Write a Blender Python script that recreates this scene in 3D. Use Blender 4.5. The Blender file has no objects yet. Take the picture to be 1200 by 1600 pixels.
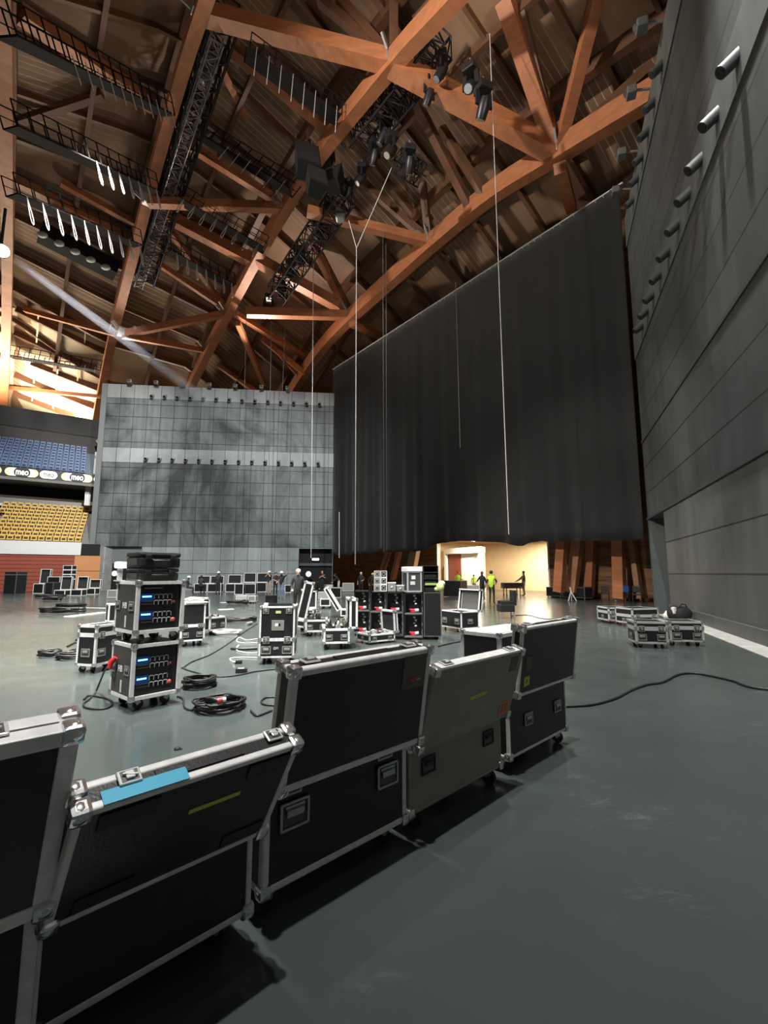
import bpy, bmesh, math, random
from mathutils import Vector, Matrix
random.seed(7)
SC = bpy.context.scene
COL = SC.collection
R = math.radians
# ------------------------------------------------------------------ camera
F, HOR, CH = 730.0, 896.0, 1.6
PITCH = math.atan((HOR - 800) / F)
cd = bpy.data.cameras.new('camera'); cam = bpy.data.objects.new('camera', cd); COL.objects.link(cam)
cam.location = (0, 0, CH); cam.rotation_euler = (math.pi / 2 + PITCH, 0, 0)
cd.sensor_fit = 'VERTICAL'; cd.sensor_height = 36.0; cd.lens = 36.0 * F / 1600; cd.clip_end = 400; cd.clip_start = .05
SC.camera = cam
# ------------------------------------------------------------------ exposure, world
SC.view_settings.view_transform = 'Standard'; SC.view_settings.look = 'None'
SC.view_settings.gamma = 1; SC.view_settings.use_curve_mapping = False
SC.view_settings.exposure = 0.0
try:
    SC.cycles.use_denoising = True
    SC.cycles.max_bounces = 8; SC.cycles.diffuse_bounces = 3; SC.cycles.glossy_bounces = 3
    SC.cycles.sample_clamp_indirect = 4.0
except Exception:
    pass
w = bpy.data.worlds.new('world'); SC.world = w; w.use_nodes = True
w.node_tree.nodes['Background'].inputs[0].default_value = (1.0, .93, .85, 1)
w.node_tree.nodes['Background'].inputs[1].default_value = .03

def aim(o, tgt):
    o.rotation_euler = (Vector(tgt) - o.location).to_track_quat('-Z', 'Y').to_euler()
def spot(nm, loc, tgt, power, size, blend=.5, rad=.3, col=(1, 1, 1)):
    l = bpy.data.lights.new(nm, 'SPOT'); l.energy = power; l.spot_size = R(size); l.spot_blend = blend
    l.shadow_soft_size = rad; l.color = col
    o = bpy.data.objects.new(nm, l); COL.objects.link(o); o.location = loc; aim(o, tgt); return o
def area(nm, loc, tgt, power, sx, sy, col=(1, 1, 1)):
    l = bpy.data.lights.new(nm, 'AREA'); l.shape = 'RECTANGLE'; l.size = sx; l.size_y = sy; l.energy = power; l.color = col
    o = bpy.data.objects.new(nm, l); COL.objects.link(o); o.location = loc; aim(o, tgt); return o
# arena floodlights hung in the roof, with unseen fill floods added among them
spot('key_flood', (1.3, .3, 25), (4, 4.5, 0), 20500, 95, .7, .18, (1, .99, .97))
spot('overhead_flood', (-3.6, 6.6, 25), (-3.6, 6.7, 0), 62000, 27, .75, .3, (1, .98, .95))  # narrow pool added to brighten the near floor, kept off the cases
spot('overhead_flood', (-10, 13, 26), (-10, 13.1, 0), 95000, 42, .7, .3, (1, .93, .83))  # warm pool added to turn the left floor bright and beige
spot('overhead_flood', (-18, 27, 24.5), (-18, 27, 0), 42000, 80, .9, .3, (1, .96, .9))
spot('overhead_flood', (3, 22, 25), (2, 23, 0), 22000, 60, .9, .3, (1, .97, .93))
spot('overhead_flood', (-3.5, 16, 26), (-3.5, 16.1, 0), 44000, 48, .6, .3, (1, .98, .95))
spot('overhead_flood', (5.5, 9, 25), (5.6, 9.2, 0), 26000, 42, .8, .3, (1, .98, .95))  # added to brighten the open floor on the right
spot('front_flood', (-8, -4, 24), (-5, 14, 0), 44000, 39, .6, .3, (1, .98, .96))
spot('low_flood', (-13, 3, 13.5), (11.5, 25, 2), 20000, 38, .6, .3, (1, .93, .85))
spot('side_fill', (-12, 20, 19), (11, 14.5, 0), 8000, 38, .9, .3, (1, .98, .95))  # unseen flood added to brighten the foot of the right wall
# unseen floods added to brighten the far wall, the stand, the curtain
spot('wall_fill', (-6, 16, 25), (-17, 46, 0), 44000, 75, .9, .3, (.97, .99, 1))
spot('stand_fill', (-14, 22, 26), (-35, 45, 9), 34000, 60, .9, .3, (1, .97, .92))
spot('curtain_fill', (-10, 10, 26), (8, 27, 21), 15500, 95, .8, .4, (1, .93, .85))  # added mainly to brighten the arch before the curtain
# uplighter strip behind the top of the stand, washing the roof over it
u_ = area('roof_uplight', (-40.8, 48.6, 18.95), (0, 0, 0), 6200, 17, 1.2, (1, .9, .7)); u_.rotation_euler = (math.pi + .3, 0, .594)
u_ = area('roof_uplight', (-29.5, 57, 18.95), (0, 0, 0), 1200, 6, 1.2, (1, .9, .7)); u_.rotation_euler = (math.pi + .3, 0, .594)
# floodlights on the wall tops turned up at the timber roof
spot('arch_uplight', (8.5, 10, 21.3), (-6, 20, 34), 2800, 120, .9, .4, (1, .86, .74))
spot('arch_uplight', (-12, 45, 21.3), (-6, 28, 30), 6500, 120, .9, .4, (1, .86, .74))
spot('arch_uplight', (-25, 43.5, 21.3), (-16, 26, 32), 1600, 120, .9, .4, (1, .88, .78))
# ------------------------------------------------------------------ measuring helpers (photo pixel -> place)
_c, _s = math.cos(PITCH), math.sin(PITCH)
def ray(x, y):
    a = (x - 600) / F; b = (800 - y) / F
    return Vector((a, _c - b * _s, _s + b * _c))
O = Vector((0, 0, CH))
def G(x, y, z=0.0):
    d = ray(x, y); return O + d * ((z - CH) / d.z)
def atY(x, y, Y):
    d = ray(x, y); return O + d * (Y / d.y)
def atP(x, y, p, n):
    d = ray(x, y); return O + d * ((Vector(p) - O).dot(n) / d.dot(n))
# ------------------------------------------------------------------ materials
MATS = {}
def mat(nm, col, rough=.5, metal=0.0, var=0.0, vscale=6.0, bump=0.0, bscale=30.0, emit=None, estr=0.0, spec=None, stretch=None):
    if nm in MATS: return MATS[nm]
    m = bpy.data.materials.new(nm); m.use_nodes = True; MATS[nm] = m
    nt = m.node_tree; b = nt.nodes['Principled BSDF']
    b.inputs['Base Color'].default_value = (*col, 1); b.inputs['Roughness'].default_value = rough; b.inputs['Metallic'].default_value = metal
    if spec is not None: b.inputs['Specular IOR Level'].default_value = spec
    if emit:
        b.inputs['Emission Color'].default_value = (*emit, 1); b.inputs['Emission Strength'].default_value = estr
    if var or bump:
        tc = nt.nodes.new('ShaderNodeTexCoord'); vec = tc.outputs['Object']
        if stretch:
            mp = nt.nodes.new('ShaderNodeMapping'); mp.inputs['Scale'].default_value = stretch; nt.links.new(vec, mp.inputs[0]); vec = mp.outputs[0]
    if var:
        n = nt.nodes.new('ShaderNodeTexNoise'); n.inputs['Scale'].default_value = vscale; n.inputs['Detail'].default_value = 5
        nt.links.new(vec, n.inputs['Vector'])
        mr = nt.nodes.new('ShaderNodeMapRange'); mr.inputs[1].default_value = .3; mr.inputs[2].default_value = .7
        mr.inputs[3].default_value = 1 - var; mr.inputs[4].default_value = 1 + var; nt.links.new(n.outputs[0], mr.inputs[0])
        mx = nt.nodes.new('ShaderNodeVectorMath'); mx.operation = 'SCALE'; mx.inputs[0].default_value = col
        nt.links.new(mr.outputs[0], mx.inputs['Scale']); nt.links.new(mx.outputs[0], b.inputs['Base Color'])
    if bump:
        n2 = nt.nodes.new('ShaderNodeTexNoise'); n2.inputs['Scale'].default_value = bscale; nt.links.new(vec, n2.inputs['Vector'])
        bp = nt.nodes.new('ShaderNodeBump'); bp.inputs['Strength'].default_value = bump; bp.inputs['Distance'].default_value = .01
        nt.links.new(n2.outputs[0], bp.inputs['Height']); nt.links.new(bp.outputs[0], b.inputs['Normal'])
    return m
black = mat('black_laminate', (.012, .012, .013), .42, var=.25, vscale=9, bump=.12, bscale=120)
black2 = mat('black_paint', (.010, .010, .011), .5)
foam = mat('dark_foam', (.02, .02, .022), .95)
alu = mat('aluminium', (.8, .79, .77), .45, .12, var=.12, vscale=14, spec=.2)
steel = mat('steel', (.75, .75, .75), .25, .9)
zinc = mat('zinc_plate', (.48, .49, .46), .4, .7)
white = mat('white_paint', (.8, .8, .79), .5)
offwhite = mat('pale_paint', (.62, .62, .6), .55)
rubber = mat('rubber', (.012, .012, .012), .6)
greyply = mat('grey_laminate', (.25, .23, .2), .5, var=.12, vscale=5, bump=.1, bscale=80)
cable = mat('cable_sheath', (.012, .012, .012), .5)
red = mat('red_plastic', (.55, .03, .035), .4)
pinkred = mat('red_connector', (.55, .05, .06), .4)
yellowtape = mat('yellow_tape', (.62, .62, .06), .5)
hivis = mat('hi_vis_fabric', (.6, .85, .06), .7)
bluetape = mat('blue_tape', (.06, .42, .62), .5)
orangetape = mat('orange_sticker', (.6, .24, .08), .5)
glow = mat('lamp_glow', (1, 1, 1), .5, emit=(1, .97, .92), estr=14)
wallcol = (.105, .118, .118)
# ------------------------------------------------------------------ mesh builder
class MB:
    def __init__(s): s.v = []; s.f = []; s.m = []; s.sm = []
    def add(s, vs, fs, mi=0, smooth=False):
        k = len(s.v); s.v += [tuple(v) for v in vs]
        for f in fs: s.f.append([i + k for i in f]); s.m.append(mi); s.sm.append(smooth)
        return s
    def box(s, a, b, mi=0, M=None):
        x0, y0, z0 = a; x1, y1, z1 = b
        vs = [(x0, y0, z0), (x1, y0, z0), (x1, y1, z0), (x0, y1, z0), (x0, y0, z1), (x1, y0, z1), (x1, y1, z1), (x0, y1, z1)]
        if M is not None: vs = [M @ Vector(v) for v in vs]
        return s.add(vs, [(3, 2, 1, 0), (4, 5, 6, 7), (0, 1, 5, 4), (1, 2, 6, 5), (2, 3, 7, 6), (3, 0, 4, 7)], mi)
    def chbox(s, a, b, c, mi=0, M=None):
        """box with every edge bevelled by c"""
        bm = bmesh.new(); bmesh.ops.create_cube(bm, size=1)
        for v in bm.verts:
            v.co = Vector([(a[i] + b[i]) / 2 + v.co[i] * (b[i] - a[i]) for i in range(3)])
        bmesh.ops.bevel(bm, geom=bm.edges[:], offset=c, segments=2, profile=.6, affect='EDGES')
        vs = [v.co.copy() for v in bm.verts]; bm.verts.index_update(); fs = [[v.index for v in f.verts] for f in bm.faces]; bm.free()
        if M is not None: vs = [M @ v for v in vs]
        return s.add(vs, fs, mi)
    def bar(s, p, q, wx, wz, mi=0, up=(0, 0, 1)):
        """rectangular bar from p to q, wx wide, wz deep along up"""
        p, q = Vector(p), Vector(q); d = (q - p).normalized(); u = Vector(up)
        if abs(d.dot(u)) > .98: u = Vector((1, 0, 0))
        x = d.cross(u).normalized(); z = x.cross(d)
        vs = []
        for o in (p, q):
            for a, b in ((-1, -1), (1, -1), (1, 1), (-1, 1)): vs.append(o + x * a * wx / 2 + z * b * wz / 2)
        return s.add(vs, [(3, 2, 1, 0), (4, 5, 6, 7), (0, 1, 5, 4), (1, 2, 6, 5), (2, 3, 7, 6), (3, 0, 4, 7)], mi)
    def sweep(s, pts, wx, wz, mi=0, up=(0, 0, 1)):
        pts = [Vector(p) for p in pts]; vs = []; fs = []; u = Vector(up)
        for i, p in enumerate(pts):
            d = (pts[min(i + 1, len(pts) - 1)] - pts[max(i - 1, 0)]).normalized()
            x = d.cross(u).normalized(); z = x.cross(d)
            for a, b in ((-1, -1), (1, -1), (1, 1), (-1, 1)): vs.append(p + x * a * wx / 2 + z * b * wz / 2)
            if i:
                k = 4 * i
                for j in range(4): fs.append((k - 4 + j, k - 4 + (j + 1) % 4, k + (j + 1) % 4, k + j))
        n = 4 * len(pts); fs += [(3, 2, 1, 0), (n - 4, n - 3, n - 2, n - 1)]
        return s.add(vs, fs, mi)
    def tube(s, pts, r, n=6, mi=0, closed=False):
        pts = [Vector(p) for p in pts]; vs = []; fs = []; L = len(pts)
        px = None
        for i, p in enumerate(pts):
            if closed: d = (pts[(i + 1) % L] - pts[i - 1])
            else: d = pts[min(i + 1, L - 1)] - pts[max(i - 1, 0)]
            d = d.normalized() if d.length > 1e-9 else Vector((0, 0, 1))
            if px is None:
                px = d.cross(Vector((0, 0, 1)) if abs(d.z) < .9 else Vector((1, 0, 0))).normalized()
            px = (px - d * px.dot(d)); px = px.normalized() if px.length > 1e-6 else d.orthogonal().normalized()
            y = d.cross(px); rr = r[i] if isinstance(r, (list, tuple)) else r
            for k in range(n):
                a = 2 * math.pi * k / n; vs.append(p + px * math.cos(a) * rr + y * math.sin(a) * rr)
        for i in range(L if closed else L - 1):
            a0 = i * n; b0 = ((i + 1) % L) * n
            for k in range(n): fs.append((a0 + k, a0 + (k + 1) % n, b0 + (k + 1) % n, b0 + k))
        s.add(vs, fs, mi, True)
        if not closed: s.add(vs[:n], [tuple(range(n))[::-1]], mi); s.add(vs[-n:], [tuple(range(n))], mi)
        return s
    def cyl(s, p, q, r, n=12, mi=0): return s.tube([p, q], r, n, mi)
    def ball(s, c, r, n=8, mi=0):
        c = Vector(c); rx = r if isinstance(r, (tuple, list)) else (r, r, r); vs = []; fs = []
        m = n // 2 + 1
        for i in range(m + 1):
            t = math.pi * i / m
            for k in range(n):
                a = 2 * math.pi * k / n
                vs.append((c.x + rx[0] * math.sin(t) * math.cos(a), c.y + rx[1] * math.sin(t) * math.sin(a), c.z + rx[2] * math.cos(t)))
        for i in range(m):
            for k in range(n): fs.append((i * n + k, (i + 1) * n + k, (i + 1) * n + (k + 1) % n, i * n + (k + 1) % n))
        return s.add(vs, fs, mi, True)
    def build(s, nm, mats, parent=None, label=None):
        me = bpy.data.meshes.new(nm); me.from_pydata(s.v, [], s.f); me.update()
        for m in (mats if isinstance(mats, (list, tuple)) else [mats]): me.materials.append(m)
        me.polygons.foreach_set('material_index', s.m); me.polygons.foreach_set('use_smooth', s.sm)
        return link(nm, me, parent, label)
def link(nm, me, parent=None, label=None):
    o = bpy.data.objects.new(nm, me); COL.objects.link(o)
    if parent is not None: o.parent = parent
    if label: o['label'] = label
    return o
def tag(o, label=None, cat=None, group=None, kind=None):
    if label: o['label'] = label
    if cat: o['category'] = cat
    if group: o['group'] = group
    if kind: o['kind'] = kind
    return o
def thing(nm, label, cat, loc=(0, 0, 0), az=0.0, group=None):
    o = bpy.data.objects.new(nm, None); COL.objects.link(o); o.location = loc; o.rotation_euler = (0, 0, az); o.empty_display_size = .1
    return tag(o, label, cat, group)
def kids(o): return [c for c in bpy.data.objects if c.parent == o]
def dup(o, parent=None, tree=None):
    tree = tree if tree is not None else {}
    c = o.copy(); COL.objects.link(c)
    if parent is not None: c.parent = parent
    for ch in o.children: dup(ch, c, tree)
    return c
def text(body, size, m, parent, nm, M, ext=.002, bold=0.0, align='CENTER'):
    cu = bpy.data.curves.new(nm, 'FONT'); cu.body = body; cu.size = size; cu.extrude = ext; cu.offset = bold; cu.align_x = align; cu.align_y = 'CENTER'
    t = bpy.data.objects.new(nm, cu); COL.objects.link(t)
    me = bpy.data.meshes.new_from_object(t.evaluated_get(bpy.context.evaluated_depsgraph_get())); bpy.data.objects.remove(t); bpy.data.curves.remove(cu)
    me.materials.clear(); me.materials.append(m)
    o = link(nm, me, parent); o.matrix_local = M; return o
def frameM(loc, x, y):
    x = Vector(x).normalized(); y = Vector(y).normalized(); z = x.cross(y)
    M = Matrix((x, y, z)).transposed().to_4x4(); M.translation = Vector(loc); return M
def smooth(pts, n=6):
    pts = [Vector(p) for p in pts]; out = []
    for i in range(len(pts) - 1):
        p0 = pts[max(i - 1, 0)]; p1 = pts[i]; p2 = pts[i + 1]; p3 = pts[min(i + 2, len(pts) - 1)]
        for k in range(n):
            t = k / n
            out.append(.5 * ((2 * p1) + (p2 - p0) * t + (2 * p0 - 5 * p1 + 4 * p2 - p3) * t * t + (3 * p1 - p0 - 3 * p2 + p3) * t ** 3))
    out.append(pts[-1]); return out
# ================================================================== SETTING
# ---- floor
def node_mat(nm):
    m = bpy.data.materials.new(nm); m.use_nodes = True; nt = m.node_tree
    return m, nt, nt.nodes['Principled BSDF']
def N(nt, typ, **kw):
    n = nt.nodes.new(typ)
    for k, v in kw.items():
        if k.startswith('i_'):
            key = k[2:]; n.inputs[int(key) if key.isdigit() else key].default_value = v
        else: setattr(n, k, v)
    return n
fm, nt, b = node_mat('floor_paint')
tc = N(nt, 'ShaderNodeTexCoord')
n1 = N(nt, 'ShaderNodeTexNoise', i_Scale=.35, i_Detail=6.0); nt.links.new(tc.outputs['Object'], n1.inputs['Vector'])
cr = N(nt, 'ShaderNodeValToRGB'); cr.color_ramp.elements[0].position = .3; cr.color_ramp.elements[1].position = .72
cr.color_ramp.elements[0].color = (.046, .058, .0545, 1); cr.color_ramp.elements[1].color = (.067, .081, .0765, 1)
nt.links.new(n1.outputs[0], cr.inputs[0])
mp = N(nt, 'ShaderNodeMapping'); mp.inputs['Scale'].default_value = (3.2, 8, 1); mp.inputs['Rotation'].default_value = (0, 0, 1.1)
nt.links.new(tc.outputs['Object'], mp.inputs[0])
n2 = N(nt, 'ShaderNodeTexNoise', i_Scale=1.3, i_Detail=9.0, i_Roughness=.72, i_Distortion=.9); nt.links.new(mp.outputs[0], n2.inputs['Vector'])
sc_ = N(nt, 'ShaderNodeMapRange', i_1=.54, i_2=.74, i_3=0.0, i_4=.6); nt.links.new(n2.outputs[0], sc_.inputs[0])
mx = N(nt, 'ShaderNodeMix', data_type='RGBA'); mx.inputs[7].default_value = (.21, .225, .215, 1)
nk = N(nt, 'ShaderNodeTexNoise', i_Scale=.9, i_Detail=3.0); nt.links.new(tc.outputs['Object'], nk.inputs['Vector'])
km = N(nt, 'ShaderNodeMapRange', i_1=.52, i_2=.7); nt.links.new(nk.outputs[0], km.inputs[0])
kk_ = N(nt, 'ShaderNodeMath', operation='MULTIPLY'); nt.links.new(sc_.outputs[0], kk_.inputs[0]); nt.links.new(km.outputs[0], kk_.inputs[1])
nt.links.new(kk_.outputs[0], mx.inputs[0]); nt.links.new(cr.outputs[0], mx.inputs[6]); nt.links.new(mx.outputs[2], b.inputs['Base Color'])
n3 = N(nt, 'ShaderNodeTexNoise', i_Scale=2.2, i_Detail=5.0); nt.links.new(tc.outputs['Object'], n3.inputs['Vector'])
rr = N(nt, 'ShaderNodeMapRange', i_1=.3, i_2=.7, i_3=.13, i_4=.27); nt.links.new(n3.outputs[0], rr.inputs[0]); nt.links.new(rr.outputs[0], b.inputs['Roughness'])
b.inputs['Specular IOR Level'].default_value = .55
o = MB().box((-70, -14, -.3), (40, 90, 0)).build('floor', fm); tag(o, 'grey green painted concrete arena floor with scuffs and scratches', 'floor', kind='structure')

# ---- tiled acoustic wall material (object x = along, z = up)
def panel_mat(nm, base, cell, rows, stain, seam=.02, vseam=True, streak=0.0):
    m, nt, b = node_mat(nm)
    tc = N(nt, 'ShaderNodeTexCoord'); sx = N(nt, 'ShaderNodeSeparateXYZ'); nt.links.new(tc.outputs['Object'], sx.inputs[0])
    def math_(op, a, bb=None, c=None):
        n = N(nt, 'ShaderNodeMath', operation=op)
        for i, q in enumerate((a, bb, c)):
            if q is None: continue
            if isinstance(q, (int, float)): n.inputs[i].default_value = q
            else: nt.links.new(q, n.inputs[i])
        return n.outputs[0]
    def seamf(coord, pitch, off, wid):
        t = math_('FRACT', math_('DIVIDE', math_('SUBTRACT', coord, off), pitch))
        d = math_('MINIMUM', t, math_('SUBTRACT', 1.0, t))
        return math_('LESS_THAN', d, wid / pitch)
    hs = seamf(sx.outputs['Z'], rows[0], rows[1], seam)
    s = hs
    if vseam: s = math_('MAXIMUM', hs, seamf(sx.outputs['X'], cell, 0, seam * .8))
    # per-panel tone
    ix = math_('FLOOR', math_('DIVIDE', sx.outputs['X'], cell)); iz = math_('FLOOR', math_('DIVIDE', math_('SUBTRACT', sx.outputs['Z'], rows[1]), rows[0]))
    cb = N(nt, 'ShaderNodeCombineXYZ'); nt.links.new(ix, cb.inputs[0]); nt.links.new(iz, cb.inputs[1])
    wn = N(nt, 'ShaderNodeTexWhiteNoise', noise_dimensions='3D'); nt.links.new(cb.outputs[0], wn.inputs['Vector'])
    pt = N(nt, 'ShaderNodeMapRange', i_3=.88, i_4=1.12); nt.links.new(wn.outputs['Value'], pt.inputs[0])
    # big dirty patches and runs down the wall
    mp = N(nt, 'ShaderNodeMapping'); mp.inputs['Scale'].default_value = (.22, .22, .15); nt.links.new(tc.outputs['Object'], mp.inputs[0])
    ns = N(nt, 'ShaderNodeTexNoise', i_Scale=1.0, i_Detail=7.0, i_Roughness=.62, i_Distortion=.6); nt.links.new(mp.outputs[0], ns.inputs['Vector'])
    st = N(nt, 'ShaderNodeMapRange', i_1=.39, i_2=.58, i_3=1 - stain, i_4=1.2); nt.links.new(ns.outputs[0], st.inputs[0])
    mp2 = N(nt, 'ShaderNodeMapping'); mp2.inputs['Scale'].default_value = (1.8, 1.8, .12); nt.links.new(tc.outputs['Object'], mp2.inputs[0])
    n4 = N(nt, 'ShaderNodeTexNoise', i_Scale=1.0, i_Detail=5.0); nt.links.new(mp2.outputs[0], n4.inputs['Vector'])
    s4 = N(nt, 'ShaderNodeMapRange', i_1=.35, i_2=.7, i_3=1 - streak, i_4=1 + streak); nt.links.new(n4.outputs[0], s4.inputs[0])
    k = math_('MULTIPLY', math_('MULTIPLY', pt.outputs[0], st.outputs[0]), s4.outputs[0])
    k = math_('MULTIPLY', k, math_('SUBTRACT', 1.0, math_('MULTIPLY', s, .8)))
    vm = N(nt, 'ShaderNodeVectorMath', operation='SCALE'); vm.inputs[0].default_value = base; nt.links.new(k, vm.inputs['Scale'])
    nt.links.new(vm.outputs[0], b.inputs['Base Color']); b.inputs['Roughness'].default_value = .55
    bp = N(nt, 'ShaderNodeBump', i_Strength=.6, i_Distance=.03); nt.links.new(math_('SUBTRACT', 1.0, s), bp.inputs['Height']); nt.links.new(bp.outputs[0], b.inputs['Normal'])
    return m
PITCHZ = 1.28
m_back = panel_mat('tiled_wall_panels', (.145, .166, .166), 1.28, (PITCHZ, 4.13), .78, .03, True, .2)
m_backlow = panel_mat('tiled_wall_foot', (.3, .335, .335), 1.28, (PITCHZ, 4.13), .2, .02, True, .1)
m_backband = panel_mat('tiled_wall_band', (.29, .31, .312), 1.28, (8, -1), .2, .03, True, .06)
m_right = panel_mat('lined_wall_panels', (.056, .063, .061), 2.56, (PITCHZ, .3), .3, .022, False, .16)
m_rightlow = panel_mat('lined_wall_foot', (.1, .108, .104), 2.56, (PITCHZ, .3), .2, .022, False, .12)
m_rightband = panel_mat('lined_wall_band', (.09, .1, .097), 2.56, (8, -1), .2, .02, False, .1)
recess = mat('recess_black', (.006, .006, .006), .8)
doorpaint = mat('door_paint', (.07, .08, .08), .5)
WT = 20.2
# far wall: local x along wall, y away from us
WL = Vector((-27.3, 44.2, 0)); WR = Vector((-5.1, 46.7, 0))
waz = math.atan2(WR.y - WL.y, WR.x - WL.x); WLEN = (WR - WL).length
def wl(nm, mb, m, lab, cat='wall'):
    o = mb.build(nm, m); o.location = WL; o.rotation_euler = (0, 0, waz); return tag(o, lab, cat, kind='structure')
def pw(x, y, off=0.0):
    n = Vector((math.sin(waz), -math.cos(waz), 0)); P = atP(x, y, WL + n * off, n); q = P - WL
    return q.x * math.cos(waz) + q.y * math.sin(waz), q.z
DL0, DL1 = pw(162, 900)[0], pw(219, 900)[0]; DR0, DR1 = pw(466, 900)[0], pw(519, 900)[0]; DH = 4.13; DH2 = pw(490, 857)[1]
T_ = .8
mb = MB()
mb.box((DL1, 0, 0), (DR0, T_, DH)).box((DR1, 0, 0), (WLEN, T_, DH)).box((0, 0, 0), (DL0, T_, DH)).box((DR0, 0, DH2), (DR1, T_, DH))
wl('wall_back_foot', mb, m_backlow, 'paler lowest row of panels of the far wall, either side of its doorways')
mb = MB()
b1 = (pw(300, 725)[1], pw(300, 703)[1]); b2 = (pw(300, 626)[1], WT)
mb.box((0, 0, DH), (WLEN, T_, b1[0])).box((0, 0, b1[1]), (WLEN, T_, b2[0]))
wl('wall_back', mb, m_back, 'tall grey tiled acoustic wall at the far end, darkly stained')
mb = MB().box((0, -.06, b1[0]), (WLEN, T_, b1[1])).box((0, -.06, b2[0]), (WLEN, T_, b2[1]))
wl('trim_1', mb, m_backband, 'two pale bands with vent stubs across the far grey wall', 'trim')
mb = MB().box((-.5, -.1, 0), (0, T_ + .1, WT))
wl('trim_2', mb, mat('wall_edge', (.2, .22, .22), .5), 'pale edge post of the far grey wall', 'trim')
# doors in the far wall
mb = MB().box((DL0, .35, 0), (DL1, .45, DH))
mb.box((DL0, .3, 2.55), (DL1, .36, DH), 1)
o = wl('door_1', mb, [recess, mat('door_lintel', (.17, .19, .19), .5)], 'dark doorway low in the far wall behind the amplifier racks', 'door')
mb = MB().box((DR0, .7, 0), (DR1, .78, DH2)).box((DR0, .5, 2.35), (DR1, .6, 2.62), 1)
o = wl('door_2', mb, [recess, doorpaint], 'dark doorway at the right end of the far wall', 'door')
# round white lights by the doors, strip lamp in the doorway
def far_lamp(nm, px, py, r, lab, off=.0):
    a, z = pw(px, py, off); t = thing(nm, lab, 'lamp', WL + Vector((math.cos(waz) * a, math.sin(waz) * a, z)) + Vector((math.sin(waz), -math.cos(waz), 0)) * off, waz)
    MB().cyl((0, 0, 0), (0, .06, 0), r, 16).build('lamp_disc', mat('white_disc', (.8, .8, .8), .5, emit=(1, 1, 1), estr=.7), t)
    MB().tube([(r * math.cos(a * .3927), .01, r * math.sin(a * .3927)) for a in range(16)], .025, 6, closed=True).build('rim', zinc, t)
    return t
far_lamp('round_lamp', 179, 896, .27, 'white round lamp on the dark doorway behind the amplifier racks', -.25)
far_lamp('round_lamp', 482, 897, .28, 'white round lamp hanging before the dark doorway by the curtain', .3)
a, z = pw(493, 874, -.45)
t = thing('bulkhead_lamp', 'small bright bulkhead lamp over the dark doorway at the far wall', 'lamp', WL + Vector((math.cos(waz) * a, math.sin(waz) * a, z)) + Vector((-math.sin(waz), math.cos(waz), 0)) * .42, waz)
MB().chbox((-.3, -.06, -.09), (.3, .06, .09), .04).build('diffuser', glow, t); MB().box((-.34, .04, -.12), (.34, .09, .12)).build('housing', zinc, t)
# vent stubs on the far wall
def stub(nm, loc, az, r, lab, grp, m, L=.4, slant=.55):
    t = thing(nm, lab, 'vent stub', loc, az, grp)
    MB().cyl((0, .08, .06), (0, -L, -slant * L), r, 14).build('pipe', m, t)
    MB().cyl((0, -L - .004, -slant * L - .003), (0, -L - .012, -slant * L - .009), r * .84, 14).build('opening', recess, t)
    return t
m_stub = mat('stub_paint', (.3, .33, .33), .5)
first = {}
def place_stub(key, *a):
    if key not in first: first[key] = stub(*a); return first[key]
    t = dup(first[key]); t.location = a[1]; t.rotation_euler = (0, 0, a[2]); t['label'] = a[4]; t['group'] = a[5]; return t
ndir = Vector((math.sin(waz), -math.cos(waz), 0)); udir = Vector((math.cos(waz), math.sin(waz), 0))
for row, (y0, y1, x0, x1, lab) in enumerate(((618, 631, 239, 499, 'upper'), (715, 723, 230, 497, 'lower'))):
    for i in range(14):
        f = i / 13; a, z = pw(x0 + (x1 - x0) * f, y0 + (y1 - y0) * f, .06)
        place_stub('far', 'vent_stub', WL + udir * a + ndir * .06 + Vector((0, 0, z)), waz, .17, 'short grey vent stub on the %s pale band of the far wall' % lab, 'vent stubs on the %s band of the far wall' % lab, m_stub)
# small floodlights along the top of the far wall
def small_flood(loc, az, lab, grp, s=1.0):
    t = thing('floodlight', lab, 'floodlight', loc, az, grp)
    MB().bar((0, 0, 0), (0, -.5 * s, .12 * s), .07 * s, .07 * s).build('bracket', zinc, t)
    MB().chbox((-.2 * s, -.85 * s, -.08 * s), (.2 * s, -.5 * s, .26 * s), .05 * s).build('housing', mat('flood_body', (.2, .2, .2), .4, .3), t)
    MB().cyl((0, -.86 * s, .06 * s), (0, -.875 * s, .05 * s), .15 * s, 12).build('lens', mat('flood_lens', (.1, .1, .1), .1), t)
    return t
ff = None
for i, px in enumerate((207, 248, 289, 330, 370, 410, 450)):
    a, z = pw(px, 602 + i * 1.9, 0)
    loc = WL + udir * a + Vector((0, 0, WT)); lab = 'small floodlight on the top edge of the far grey wall'
    if ff is None: ff = small_flood(loc, waz, lab, 'floodlights on top of the far wall')
    else: q = dup(ff); q.location = loc
# ---- right wall: local x from the near end to the far end, y into the wall
RU = Vector((.3406, .9402, 0)); RN = Vector((-.9402, .3406, 0))    # RN points into the hall
RP = Vector((10.05, 14.95, 0)); A0, A1, AD = -26.0, 8.05, 4.55
raz = math.atan2(RU.y, RU.x)
def rl(nm, mb, m, lab, cat='wall'):
    o = mb.build(nm, m); o.location = RP; o.rotation_euler = (0, 0, raz); return tag(o, lab, cat, kind='structure')
def pr(x, y, off=0.0):
    P = atP(x, y, RP + RN * off, RN); q = P - RP; return q.dot(RU), q.z
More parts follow.
